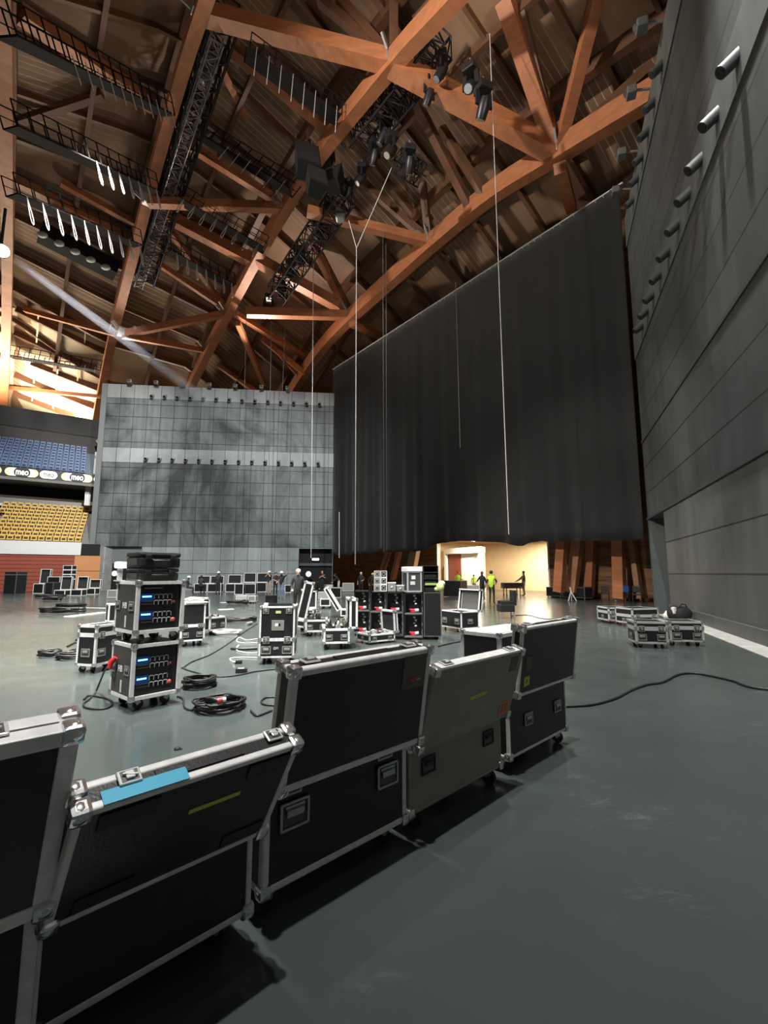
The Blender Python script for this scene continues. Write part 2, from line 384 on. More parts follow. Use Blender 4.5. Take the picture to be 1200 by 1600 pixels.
# local y axis = rotate +90 of RU = (-.94,.34) = RN -> hall is +y, wall body at -y
rb1 = (pr(1152, 88)[1] - .75, pr(1152, 88)[1] + .62)
rb2 = (18.6, WT)
rl('wall_right_foot', MB().box((A0, -.8, 0), (AD, 0, 4.2)), m_rightlow, 'paler lower panels of the right wall below the thin rail')
mb = MB().box((A0, -.8, 4.2), (A1, 0, rb1[0])).box((A0, -.8, rb1[1]), (A1, 0, rb2[0]))
rl('wall_right', mb, m_right, 'tall dark grey wall with horizontal seams along the right side')
mb = MB().box((A0, -.8, rb1[0]), (A1, .05, rb1[1])).box((A0, -.8, rb2[0]), (A1, .05, rb2[1]))
rl('trim_3', mb, m_rightband, 'two bands with vent stubs along the dark right wall', 'trim')
mb = MB().box((A0, 0, 4.16), (A1, .05, 4.26)).box((A0, 0, 7.98), (A1, .04, 8.1))
rl('trim_4', mb, mat('wall_rail', (.05, .055, .055), .5), 'thin dark rails running along the right wall', 'trim')
rl('baseboard_right', MB().box((A0, 0, 0), (AD, .07, .36)), mat('skirt', (.1, .105, .1), .5, var=.1), 'grey skirting at the foot of the right wall', 'baseboard')
rl('trim_5', MB().box((A0, .07, -.01), (AD - .6, .62, .012)), mat('concrete_edge', (.36, .36, .33), .7, var=.2, vscale=3), 'pale bare concrete strip along the foot of the right wall', 'trim')
rl('door_3', MB().box((AD, -.75, 0), (A1 - .3, -.6, 4.2)).box((A1 - .3, -.8, 0), (A1, -.0, 4.2)), mat('recess_grey', (.085, .1, .1), .5, var=.1, vscale=2), 'grey recessed door at the far end of the right wall', 'door')
for row, pts in enumerate((((1152, 88), (1120, 172), (1095, 242), (1077, 298), (1060, 347), (1045, 390), (1032, 425), (1021, 457), (1012, 482), (1004, 504)), ((1033, 85), (1021, 142), (1012, 195), (1004, 237), (997, 273), (990, 310)))):
    zr_ = pr(*pts[0], .05)[1]
    al = [pr(*p, .05)[0] for p in pts]
    for a in al:
        place_stub('right', 'vent_stub', RP + RU * a + RN * .05 + Vector((0, 0, zr_ if row == 0 else 19.2)), raz + math.pi, .15, 'grey vent stub on the %s band of the right wall' % ('lower', 'top')[row], 'vent stubs on the %s band of the right wall' % ('lower', 'top')[row], mat('stub_dark', (.075, .08, .08), .6), .34, .85)
for i, (px, py) in enumerate(((1030, 16), (1010, 136), (990, 228), (979, 298))):
    a = pr(px + 8, py, 0)[0]
    q = dup(ff); q.location = RP + RU * min(a, A1 - .2) + RN * .02 + Vector((0, 0, WT)); q.rotation_euler = (0, 0, raz + math.pi)
    q['label'] = 'bright floodlight on the top edge of the right wall, %s from the curtain' % ('fourth', 'third', 'second', 'first')[i]; q['group'] = 'floodlights on top of the right wall'
# ---- curtain: hangs between far wall and right wall
AN = Vector((.7887, .6148, 0)); AE = Vector((-.6148, .7887, 0))      # arena axis, cross direction
adir = math.atan2(AN.y, AN.x)
def se(x, y, d):
    P = atP(x, y, AN * d, AN); return P.dot(AE), P.z
def W3(d, s, z): return AN * d + AE * s + Vector((0, 0, z))
CDD = 24.6
CT = se(960, 295, CDD)[1]; cs0 = se(968, 400, CDD)[0] - .25; cs1 = 40.2
cm, nt, b = node_mat('black_drape')
b.inputs['Base Color'].default_value = (.017, .017, .017, 1); b.inputs['Roughness'].default_value = .92
b.inputs['Sheen Weight'].default_value = .12
tc = N(nt, 'ShaderNodeTexCoord'); n1 = N(nt, 'ShaderNodeTexNoise', i_Scale=.35, i_Detail=4.0); nt.links.new(tc.outputs['Object'], n1.inputs['Vector'])
mr = N(nt, 'ShaderNodeMapRange', i_1=.35, i_2=.65, i_3=.75, i_4=1.2); nt.links.new(n1.outputs[0], mr.inputs[0])
vm = N(nt, 'ShaderNodeVectorMath', operation='SCALE'); vm.inputs[0].default_value = (.0088, .009, .009); nt.links.new(mr.outputs[0], vm.inputs['Scale']); nt.links.new(vm.outputs[0], b.inputs['Base Color'])
hem = [(1004, 842), (985, 844), (905, 846), (872, 846), (858, 847), (846, 845), (830, 848), (815, 853), (808, 853), (790, 848), (720, 845), (690, 848), (680, 851), (662, 860), (650, 862), (640, 862), (600, 862), (560, 866), (545, 868), (525, 868)]
hz = sorted([se(x, y, CDD) for x, y in hem])
def hem_z(s):
    if s <= hz[0][0]: return hz[0][1]
    for (a, za), (bb, zb) in zip(hz, hz[1:]):
        if a <= s <= bb: return za + (zb - za) * (s - a) / max(bb - a, 1e-6)
    return hz[-1][1]
mb = MB(); NS, NZ = 420, 26; vs = []; fs = []
rng = random.Random(3); ph = [(rng.uniform(.5, 6.0), rng.uniform(0, 6.28), rng.uniform(.3, 1)) for _ in range(9)]
for i in range(NS + 1):
    s = cs0 + (cs1 - cs0) * i / NS; hzv = hem_z(s)
    for j in range(NZ + 1):
        f = j / NZ; z = CT + (hzv - CT) * f
        amp = .02 + .16 * f ** 1.5
        dd = sum(math.sin(s * k * 1.1 + p + .25 * math.sin(f * 3 + p)) * g for k, p, g in ph) / 3.0
        lean = .05 * math.sin(s * 1.7 + f * 2)
        vs.append((CDD + dd * amp + lean * f, s + .06 * f * math.sin(s * 3.1), z))
for i in range(NS):
    for j in range(NZ):
        a = i * (NZ + 1) + j; fs.append((a, a + 1, a + NZ + 2, a + NZ + 1))
mb.add(vs, fs, 0, True)
t = thing('stage_curtain', 'huge black drape hanging across the end of the hall', 'curtain')
o = mb.build('drape', cm, t); o.rotation_euler = (0, 0, adir); md = o.modifiers.new('thickness', 'SOLIDIFY'); md.thickness = .02
o = MB().cyl((CDD, cs0 - .2, CT + .05), (CDD, cs1 + .2, CT + .05), .06, 8).build('batten', zinc, t); o.rotation_euler = (0, 0, adir)
mbp = MB(); s = cs0
while s < cs1: mbp.bar((CDD, s, CT + .02), (CDD, s, CT - .12), .03, .05); s += .45
o = mbp.build('tie', mat('tie_tape', (.4, .4, .38), .7), t); o['kind'] = 'stuff'; o.rotation_euler = (0, 0, adir)
# hanging lines at the left edge of the drape
# ---- end wall of timber behind the curtain, with the loading opening
EDD = 29.2
wood_dark, nt, b = node_mat('dark_timber_boards')
tc = N(nt, 'ShaderNodeTexCoord'); mp = N(nt, 'ShaderNodeMapping'); mp.inputs['Scale'].default_value = (1, .5, 6); nt.links.new(tc.outputs['Object'], mp.inputs[0])
n1 = N(nt, 'ShaderNodeTexNoise', i_Scale=1.0, i_Detail=5.0); nt.links.new(mp.outputs[0], n1.inputs['Vector'])
cr = N(nt, 'ShaderNodeValToRGB'); cr.color_ramp.elements[0].color = (.13, .06, .028, 1); cr.color_ramp.elements[1].color = (.3, .145, .06, 1); cr.color_ramp.elements[0].position = .35; cr.color_ramp.elements[1].position = .65
nt.links.new(n1.outputs[0], cr.inputs[0]); nt.links.new(cr.outputs[0], b.inputs['Base Color']); b.inputs['Roughness'].default_value = .5
os0 = se(857, 900, EDD)[0]; os1 = se(684, 900, EDD)[0]; oh = 4.6
def el(nm, mb, m, lab, cat='wall'):
    o = mb.build(nm, m); o.rotation_euler = (0, 0, adir); return tag(o, lab, cat, kind='structure')
el('wall_end', MB().box((EDD, 2, 0), (EDD + .3, os0, 26)).box((EDD, os1, 0), (EDD + .3, 50, 26)).box((EDD, os0, oh), (EDD + .3, os1, 26)), wood_dark, 'brown timber end wall seen under the black curtain')
cream = mat('cream_wall', (.72, .55, .34), .6, var=.05, vscale=2)
tan = mat('tan_lining', (.5, .3, .14), .55)
RD = EDD + 9
el('wall_dock', MB().box((RD, os0 - 3, 0), (RD + .2, os1 + 3, 5)).box((EDD + .3, os0 - 3.2, 0), (RD, os0 - 3, 5)).box((EDD + .3, os1 + 3, 0), (RD, os1 + 3.2, 5)), cream, 'cream walls of the lit loading bay behind the curtain')
el('ceiling_dock', MB().box((EDD + .3, os0 - 3, 4.6), (RD, os1 + 3, 4.8)), tan, 'tan ceiling of the lit loading bay', 'ceiling')
el('trim_6', MB().box((EDD - .02, os0 - .12, 0), (EDD + .34, os0, oh)).box((EDD - .02, os1, 0), (EDD + .34, os1 + .12, oh)), mat('jamb_white', (.8, .76, .68), .5), 'white jambs of the loading opening', 'trim')
# dock lamps
def dock_light(d, s, power, nm, lab):
    t = thing(nm, lab, 'lamp', W3(d, s, 4.58), adir)
    MB().chbox((-.9, -.12, -.08), (.9, .12, 0), .02).build('housing', white, t); MB().box((-.85, -.09, -.1), (.85, .09, -.081)).build('tube', glow, t)
    a = area('dock_lamp_light', W3(d, s, 4.45), W3(d, s, 0), power, 1.7, .3, (1, .88, .68)); return t
dock_light(EDD + 2.5, os0 + 2.2, 900, 'strip_light', 'ceiling strip light in the loading bay near its right jamb')
dock_light(EDD + 6, (os0 + os1) / 2, 900, 'strip_light', 'ceiling strip light deep in the loading bay')
dock_light(EDD + 2.5, os1 - 1.5, 900, 'strip_light', 'ceiling strip light in the loading bay near its left jamb')
# white portal inside the dock
t = thing('white_portal', 'white framed portal with a lettered header in the loading bay', 'doorway', (0, 0, 0), adir)
D2 = EDD + 3.0
a0 = se(754, 900, D2); a1 = se(694, 900, D2); zt = se(720, 856, D2)[1]; zb = se(720, 865, D2)[1]
MB().box((D2, a0[0], 0), (D2 + .3, a0[0] + .45, zb)).build('post', white, t); MB().box((D2, a1[0] - .25, 0), (D2 + .3, a1[0], zb)).build('post', white, t)
MB().chbox((D2 - .05, a0[0], zb), (D2 + .5, a1[0], zt), .06).build('header', white, t)
MB().box((D2 + .35, se(717, 900, D2)[0], 0), (D2 + .45, a1[0], zb)).build('side_panel', mat('maroon_panel', (.2, .05, .03), .5), t, 'maroon side panel')
MB().box((D2 + .35, a0[0], 0), (D2 + .42, se(717, 900, D2)[0], zb)).build('shutter', mat('shutter_white', (.78, .74, .66), .5), t)
for k in range(5): MB().box((D2 - .06, a0[0] + .9 + k * .35, (zb + zt) / 2 - .04), (D2 - .05, a0[0] + 1.05 + k * .35, (zb + zt) / 2 + .06)).build('lettering', mat('faded_letter', (.4, .38, .34), .6), t)
# slanted timber props behind the curtain
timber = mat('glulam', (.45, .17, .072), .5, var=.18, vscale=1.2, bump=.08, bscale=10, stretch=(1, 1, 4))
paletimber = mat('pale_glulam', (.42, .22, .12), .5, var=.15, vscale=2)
def prop(x0, y0, x1, y1, d, wd, lab, m=timber):
    s0, z0 = se(x0, y0, d); s1, z1 = se(x1, y1, d)
    p = W3(d, s0, max(z0, 0)); q = W3(d, s1, z1); q = p + (q - p) * 2.2
    o = MB().bar((0, 0, 0), q - p, wd, .45, up=AN).build('timber_prop', m); o.location = p; return tag(o, lab, 'timber prop', 'slanted timber props behind the curtain')
prop(893, 925, 902, 850, 27.4, .6, 'broad pale slanted timber prop behind the black road cases', paletimber)
prop(873, 925, 878, 850, 26.2, .55, 'dark slanted timber prop next to the bright loading opening')
prop(968, 935, 966, 850, 27.2, .6, 'dark timber prop left of the blue chair')
prop(1000, 935, 988, 850, 28.4, .3, 'thin slanted timber prop behind the blue chair', paletimber)
prop(593, 905, 607, 862, 27.2, .4, 'slanted timber prop behind the red connector cabinets')
prop(614, 905, 624, 862, 27.4, .35, 'slanted timber prop beside the tan panel under the drape')
prop(640, 905, 648, 862, 27.4, .9, 'wide tan timber prop left of the bright loading opening', mat('tan_timber', (.5, .28, .14), .5))
prop(920, 930, 924, 850, 28.5, .5, 'dark timber prop behind the small chair under the drape')
# ================================================================== ROOF (local x = arena axis d, y = cross direction s)
ARCH = {'D': (23.0, [(-8, 21.0), (0, 23.8), (8.1, 25.3), (13, 26.1), (17.7, 26.8), (23.2, 26.7), (28.6, 26.3), (35, 25.7), (40.3, 24.7), (45.9, 22.4), (51, 19.5)]),
        'C': (14.4, [(-8, 23.5), (0, 26.4), (13.2, 29.3), (17.9, 30.2), (25.8, 30.8), (31.2, 30.2), (35.5, 29.4), (41.3, 27.9), (48.4, 25.8), (55.0, 23.6), (60, 21)]),
        'B': (5.8, [(-8, 24.5), (0, 28), (12, 32.2), (24, 33.8), (31.6, 33.0), (41.4, 29.9), (52.9, 25.4), (61.6, 19.2)]),
        'A': (-2.8, [(-8, 21), (8, 26), (26.6, 29.4), (35.6, 29.7), (49.1, 28.7), (60, 25.6), (70, 21.2), (76, 18)])}
def lin(pts, s):
    if s <= pts[0][0]: (a, za), (b_, zb) = pts[0], pts[1]
    elif s >= pts[-1][0]: (a, za), (b_, zb) = pts[-2], pts[-1]
    else:
        for (a, za), (b_, zb) in zip(pts, pts[1:]):
            if a <= s <= b_: break
    return za + (zb - za) * (s - a) / (b_ - a)
ZD = [(-2.8, 'A'), (5.8, 'B'), (14.4, 'C'), (23.0, 'D')]
def zlow(d, s):
    if d <= -2.8: return lin(ARCH['A'][1], s) - .1 * (-2.8 - d)
    if d >= 23: return lin(ARCH['D'][1], s)
    for (d0, a), (d1, c) in zip(ZD, ZD[1:]):
        if d0 <= d <= d1:
            t = (d - d0) / (d1 - d0); return lin(ARCH[a][1], s) * (1 - t) + lin(ARCH[c][1], s) * t
def zroof(d, s):
    off = 4.2 if s < 40 else max(1.2, 4.2 - (s - 40) * .11)
    z = zlow(min(d, 23), s) + off
    if d > 23: z -= .42 * (d - 23) + .012 * (d - 23) ** 2
    return z
def roof_hit(x, y, lift=0.0):
    dv = ray(x, y); t = 10.0
    while t < 160:
        P = O + dv * t
        if P.z >= zroof(P.dot(AN), P.dot(AE)) - lift: return P
        t += .1
    return P
# deck
rm, nt, b = node_mat('roof_deck')
tc = N(nt, 'ShaderNodeTexCoord'); sx = N(nt, 'ShaderNodeSeparateXYZ'); nt.links.new(tc.outputs['Object'], sx.inputs[0])
wv = N(nt, 'ShaderNodeMath', operation='FRACT'); m1 = N(nt, 'ShaderNodeMath', operation='MULTIPLY'); m1.inputs[1].default_value = 2.2
nt.links.new(sx.outputs['Y'], m1.inputs[0]); nt.links.new(m1.outputs[0], wv.inputs[0])
lt = N(nt, 'ShaderNodeMath', operation='LESS_THAN'); lt.inputs[1].default_value = .14; nt.links.new(wv.outputs[0], lt.inputs[0])
n1 = N(nt, 'ShaderNodeTexNoise', i_Scale=.25, i_Detail=4.0); nt.links.new(tc.outputs['Object'], n1.inputs['Vector'])
cr = N(nt, 'ShaderNodeValToRGB'); cr.color_ramp.elements[0].color = (.2, .115, .065, 1); cr.color_ramp.elements[1].color = (.34, .2, .115, 1); cr.color_ramp.elements[0].position = .3; cr.color_ramp.elements[1].position = .7
nt.links.new(n1.outputs[0], cr.inputs[0])
gate = N(nt, 'ShaderNodeMapRange', i_1=.45, i_2=.56); n5 = N(nt, 'ShaderNodeTexNoise', i_Scale=.09); nt.links.new(tc.outputs['Object'], n5.inputs['Vector']); nt.links.new(n5.outputs[0], gate.inputs[0])
mm = N(nt, 'ShaderNodeMath', operation='MULTIPLY'); nt.links.new(lt.outputs[0], mm.inputs[0]); nt.links.new(gate.outputs[0], mm.inputs[1])
mx = N(nt, 'ShaderNodeMix', data_type='RGBA'); mx.inputs[7].default_value = (.55, .38, .26, 1); nt.links.new(mm.outputs[0], mx.inputs[0]); nt.links.new(cr.outputs[0], mx.inputs[6])
nt.links.new(mx.outputs[2], b.inputs['Base Color']); b.inputs['Roughness'].default_value = .7
bp = N(nt, 'ShaderNodeBump', i_Strength=.5, i_Distance=.05); nt.links.new(lt.outputs[0], bp.inputs['Height']); nt.links.new(bp.outputs[0], b.inputs['Normal'])
mb = MB(); ds = [-60 + 3 * i for i in range(38)]; ss = [-16 + 3 * i for i in range(36)]
vs = [(d, s, zroof(d, s)) for d in ds for s in ss] + [(d, s, zroof(d, s) + .4) for d in ds for s in ss]
nd, ns_ = len(ds), len(ss); K = nd * ns_
fs = []
for i in range(nd - 1):
    for j in range(ns_ - 1):
        a = i * ns_ + j; fs.append((a, a + 1, a + ns_ + 1, a + ns_)); fs.append((a + K, a + K + ns_, a + K + ns_ + 1, a + K + 1))
mb.add(vs, fs, 0, False)
o = mb.build('ceiling', rm); o.rotation_euler = (0, 0, adir); tag(o, 'brown ribbed timber roof deck high over the arena', 'ceiling', kind='structure')
# pale lining under the deck over the stand
mb = MB(); ds = [-30 + 2 * i for i in range(21)]; ss = [57.5 - 0 + 1.5 * i for i in range(13)]
vs = [(d, s - .28 * (d + 2), zroof(d, s - .28 * (d + 2)) - .1) for d in ds for s in ss]; ns2 = len(ss)
mb.add(vs + [(x, y, z + .05) for x, y, z in vs], [(i * ns2 + j, i * ns2 + j + 1, (i + 1) * ns2 + j + 1, (i + 1) * ns2 + j) for i in range(len(ds) - 1) for j in range(ns2 - 1)] + [(len(vs) + i * ns2 + j, len(vs) + (i + 1) * ns2 + j, len(vs) + (i + 1) * ns2 + j + 1, len(vs) + i * ns2 + j + 1) for i in range(len(ds) - 1) for j in range(ns2 - 1)])
o = mb.build('ceiling_lining', mat('pale_ply', (.66, .52, .34), .6, var=.08, vscale=.6)); o.rotation_euler = (0, 0, adir); tag(o, 'pale plywood lining of the roof over the stand', 'ceiling', kind='structure')
# ---- main arches
lab = {'A': 'timber roof arch at the far left edge, almost end-on', 'B': 'slim timber roof arch left of the black truss, rising from the stand',
       'C': 'timber roof arch crossing the middle of the roof above the far wall', 'D': 'broad orange timber roof arch just before the black curtain'}
NODES = {'B': [(192, 522), (232, 316), (312, 20)], 'C': [(610, 97), (445, 325), (355, 490), (321, 548)], 'D': [(870, 240), (671, 378), (545, 492)], 'A': []}
def onarch(k, px, py):
    return atP(px, py, AN * ARCH[k][0], AN)
def local(P): return Vector((P.dot(AN), P.dot(AE), P.z))
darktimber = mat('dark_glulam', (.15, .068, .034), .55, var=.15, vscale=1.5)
for k, (d, pts) in ARCH.items():
    t = thing('timber_arch', lab[k], 'roof arch', (0, 0, 0), adir, None)
    path = [(d, p.y, p.z) for p in smooth([(0, s, z) for s, z in pts], 6)]
    hgt = {'A': 1.1, 'B': 1.05, 'C': 1.1, 'D': 1.25}[k]
    MB().sweep(path, .75, hgt).build('lower_chord', timber, t)
    up = [(d, y, zroof(d, y) - .45) for (_, y, _z) in path]
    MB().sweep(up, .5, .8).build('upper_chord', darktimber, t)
    for px, py in NODES[k]:
        P = local(onarch(k, px, py)); nb = MB()
        nb.chbox((P.x - .45, P.y - .3, P.z - .2), (P.x + .45, P.y + .3, P.z + .55), .08)
        for sx_ in (-1, 1):
            nb.bar((P.x + sx_ * .4, P.y - .25, P.z + .3), (P.x + sx_ * .95, P.y - .45, P.z + .75), .12, .3).bar((P.x + sx_ * .4, P.y + .25, P.z + .3), (P.x + sx_ * .95, P.y + .45, P.z + .75), .12, .3)
        nb.build('steel_node', mat('node_steel', (.45, .43, .4), .4, .5), t)
# ---- struts traced between arch nodes and roof
def pt(q):
    k, x, y = q
    return roof_hit(x, y, .6) if k == 'R' else onarch(k, x, y)
NST = [0]
def strut(a, b_, wd, dp, lab, m=timber, grp='timber struts of the roof'):
    p, q = pt(a), pt(b_); d = q - p
    o = MB().bar((0, 0, 0), d, wd, dp).build('timber_strut', m); o.location = p; return tag(o, lab, 'roof strut', grp)
strut(('B', 192, 522), ('C', 355, 490), .55, .6, 'timber strut rising right from the light-beam crossing to the middle arch')
strut(('B', 192, 524), ('C', 321, 548), .45, .5, 'timber strut falling right from the light-beam crossing to the middle arch')
strut(('B', 232, 316), ('C', 445, 325), .6, .65, 'level timber strut halfway up between the slim arch and the middle arch')
strut(('B', 312, 20), ('C', 610, 97), .85, .9, 'stout timber strut near the top between the slim arch and the middle arch')
strut(('C', 385, 488), ('D', 545, 493), .7, .75, 'level timber strut from the middle arch to the lowest node of the orange arch')
strut(('C', 400, 405), ('D', 540, 484), .9, .95, 'thick timber strut sloping down to the lowest node of the orange arch')
strut(('C', 480, 330), ('D', 671, 378), .6, .65, 'timber strut sloping down to the middle node of the orange arch')
strut(('C', 612, 100), ('D', 868, 238), .95, 1.0, 'thick timber strut sloping down to the upper node of the orange arch')
strut(('R', 262, 338), ('C', 395, 408), 1.0, .9, 'thick timber beam ending on the middle arch under the cable loops')
strut(('R', 30, 20), ('R', 240, 165), .9, .8, 'long timber beam across the upper left corner of the roof')
strut(('R', 365, 78), ('R', 530, 215), .7, .7, 'timber beam running down right from behind the black truss')
strut(('R', 345, 100), ('C', 428, 268), .5, .5, 'thin steep timber strut below the stout top strut')
strut(('R', 300, 230), ('C', 440, 318), .6, .6, 'timber strut falling to the middle arch from behind the black truss')
strut(('R', 262, 355), ('C', 350, 478), .45, .5, 'thin timber strut falling to the lower node of the middle arch')
strut(('R', 245, 410), ('C', 352, 482), .45, .5, 'thin timber strut beside the lower cable loops')
strut(('C', 372, 505), ('R', 412, 600), .45, .5, 'short timber strut dropping behind the far wall')
strut(('R', 340, 570), ('R', 400, 612), .5, .5, 'short timber strut just over the top of the far wall')
strut(('C', 368, 490), ('R', 480, 560), .5, .5, 'timber strut falling right below the level lower strut')
strut(('R', 410, 530), ('D', 478, 585), .6, .5, 'upper of two close timber beams at the foot of the orange arch')
strut(('R', 430, 545), ('D', 470, 590), .5, .45, 'lower of two close timber beams at the foot of the orange arch')
strut(('D', 545, 490), ('R', 490, 385), .6, .6, 'timber strut standing up left from the lowest node of the orange arch')
strut(('D', 548, 488), ('R', 500, 395), .4, .5, 'thin timber strut beside another at the lowest node of the orange arch', darktimber)
strut(('D', 671, 376), ('R', 660, 285), .5, .5, 'steep timber strut over the middle node of the orange arch', darktimber)
strut(('D', 668, 374), ('R', 570, 288), .5, .5, 'timber strut reaching up left from the middle node of the orange arch', darktimber)
strut(('D', 735, 325), ('R', 635, 130), .5, .55, 'long thin timber strut up left of the middle of the orange arch', darktimber)
strut(('D', 758, 308), ('R', 690, 200), .45, .5, 'short thin timber strut on the middle of the orange arch', darktimber)
strut(('D', 868, 236), ('R', 788, 0), .8, .8, 'tall timber strut rising left from the upper node of the orange arch')
strut(('D', 870, 234), ('R', 815, 20), .45, .5, 'slim timber strut next to the tall strut at the upper node', darktimber)
strut(('D', 873, 234), ('R', 935, -10), .6, .6, 'timber strut rising right from the upper node of the orange arch')
strut(('D', 885, 228), ('R', 1020, 105), .6, .6, 'dark timber brace along the right end of the orange arch', darktimber)
strut(('D', 875, 262), ('R', 893, 326), .7, .6, 'timber post dropping from the upper node towards the curtain top')
strut(('D', 550, 505), ('R', 605, 530), .7, .6, 'timber post dropping from the lowest node towards the curtain top')
strut(('R', 500, 0), ('C', 607, 92), .5, .5, 'thin timber strut meeting the middle arch from the upper left', darktimber)
strut(('R', 615, 0), ('C', 615, 88), .5, .5, 'thin timber strut over the top node of the middle arch', darktimber)
strut(('R', 530, 0), ('C', 608, 90), .5, .5, 'second thin timber strut meeting the top node of the middle arch', darktimber)
strut(('R', 230, 360), ('R', 95, 285), .5, .5, 'timber beam behind the cable loops at the left', timber)
strut(('R', 205, 375), ('R', 20, 280), .7, .6, 'long timber beam above the row of pale lamps at the left', timber)
strut(('R', 30, 190), ('R', 160, 148), .45, .5, 'thin timber brace in the upper left of the roof', darktimber)
strut(('R', 39, 484), ('B', 180, 522), .4, .45, 'thin red brown timber brace across the bright roof', timber)
strut(('R', 14, 606), ('B', 158, 620), .35, .4, 'thin red brown timber brace low over the bright roof', timber)
# ---- rafters of the bright part
RAFT = [((26, 482), (166, 551)), ((24, 519), (150, 577)), ((50, 566), (155, 607)), ((24, 585), (150, 636)), ((22, 614), (116, 650)), ((-10, 470), (3, 476)), ((-12, 508), (6, 516)), ((-12, 548), (6, 556)), ((-12, 572), (6, 580)), ((-12, 606), (6, 610))]
for i, (a, c) in enumerate(RAFT):
    p, q = roof_hit(*a, .35), roof_hit(*c, .35)
    o = MB().bar((0, 0, 0), q - p, .35, .75).build('rafter', darktimber); o.location = p
    tag(o, 'dark sloping rafter under the bright roof over the stand, %s' % ('top one', 'second from top', 'third from top', 'fourth from top', 'lowest one', 'top stub at the left edge', 'second stub at the left edge', 'third stub at the left edge', 'fourth stub at the left edge', 'lowest stub at the left edge')[i], 'rafter', 'rafters under the bright roof')
for i, (x0, y0, y1) in enumerate(((60, 493, 520), (97, 503, 530), (134, 512, 538), (59, 511, 536), (95, 524, 548), (55, 570, 598), (90, 577, 610), (123, 575, 595), (52, 610, 626), (85, 616, 638))):
    p, q = roof_hit(x0, y0, .5), roof_hit(x0 - 2, y1, .5)
    o = MB().bar((0, 0, 0), q - p, .14, .14).build('tie_bar', mat('pale_tie', (.8, .62, .4), .5)); o.location = p
    tag(o, 'thin pale tie bar between two rafters of the bright roof', 'tie bar', 'pale tie bars between the rafters')
# ---- purlins (along d) and secondary rafters (along s)
for i in range(18):
    s = -4 + i * 3.7
    path = [(d, s, zroof(d, s) - .3) for d in [-24 + 2.35 * k for k in range(21)]]
    big = i % 2 == 0
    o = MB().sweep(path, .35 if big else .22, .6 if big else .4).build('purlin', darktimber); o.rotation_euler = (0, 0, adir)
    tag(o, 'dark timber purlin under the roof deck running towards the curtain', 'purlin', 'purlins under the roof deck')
for i, d in enumerate((1.5, 10.1, 18.7, 26.0)):
    path = [(d, s, zroof(d, s) - .45) for s in [-8 + 3 * k for k in range(24)]]
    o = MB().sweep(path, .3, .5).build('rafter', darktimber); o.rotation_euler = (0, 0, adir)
    tag(o, 'dark timber rafter midway between two roof arches', 'rafter', 'rafters between the roof arches')
for i in range(11):
    s = 2 + i * 4.0
    path = [(d, s, zroof(d, s) - .35) for d in (23.4, 25, 27, 29, 31)]
    o = MB().sweep(path, .3, .55).build('purlin', darktimber); o.rotation_euler = (0, 0, adir)
    tag(o, 'dark rib under the roof strip above the curtain', 'purlin', 'ribs of the roof strip above the curtain')
# ================================================================== RIGGING
truss_m = mat('truss_black', (.03, .03, .032), .4, .4); truss_s = mat('truss_silver', (.3, .3, .31), .35, .6)
def truss(p, q, wd, lab, n, m=truss_m, nm='lighting_truss', grp=None):
    p, q = Vector(p), Vector(q); d = (q - p); L = d.length; az = math.atan2(d.y, d.x); pitch = math.asin(d.z / L)
    t = thing(nm, lab, 'truss', p, 0, grp); t.rotation_euler = (0, -pitch, az)
    h = wd / 2
    cb = MB()
    for a in (-1, 1):
        for c in (-1, 1): cb.tube([(0, a * h, c * h), (L, a * h, c * h)], .035 * wd / .6, 6)
    cb.build('chord', m, t)
    lb = MB(); st = L / n
    for i in range(n):
        x0, x1 = i * st, (i + 1) * st
        for a in (-1, 1):
            s_ = 1 if i % 2 else -1
            lb.tube([(x0, a * h, -s_ * h), (x1, a * h, s_ * h)], .022 * wd / .6, 4)
            lb.tube([(x0, -s_ * h, a * h), (x1, s_ * h, a * h)], .022 * wd / .6, 4)
        lb.tube([(x0, -h, -h), (x0, h, -h), (x0, h, h), (x0, -h, h)], .02 * wd / .6, 4, closed=True)
    o = lb.build('lattice', m, t)
    return t
p = atP(357, 5, AN * 7.2, AN); q = atP(226, 436, AN * 7.2, AN)
truss(p, q, 1.5, 'long black box truss hanging beside the slim timber arch', 26)
p2 = atP(340, 60, AN * 6.9, AN); q2 = atP(216, 446, AN * 6.9, AN)
truss(p2, q2, .7, 'slim silvery truss hung along the long black truss', 34, truss_s)
p = atP(690, 60, AN * 16, AN); q = atP(560, 225, AN * 16, AN)
truss(p, q, 1.5, 'black truss right of the middle arch, upper length', 16)
p = atP(540, 300, AN * 16, AN); q = atP(430, 462, AN * 16, AN)
truss(p, q, 1.4, 'black truss right of the middle arch, lower length', 16)
p = atP(700, 40, AN * 18.5, AN); q = p + AN * 0 + AE * -6 + Vector((0, 0, -3.2))
truss(p, q, 1.0, 'black truss under the roof above the tall pale rope', 10)
p = atP(620, 250, AN * 17.5, AN); q = atP(660, 275, AN * 19.5, AN)
truss(p, q, 1.0, 'short black truss end sticking out near the rope bridle', 6)
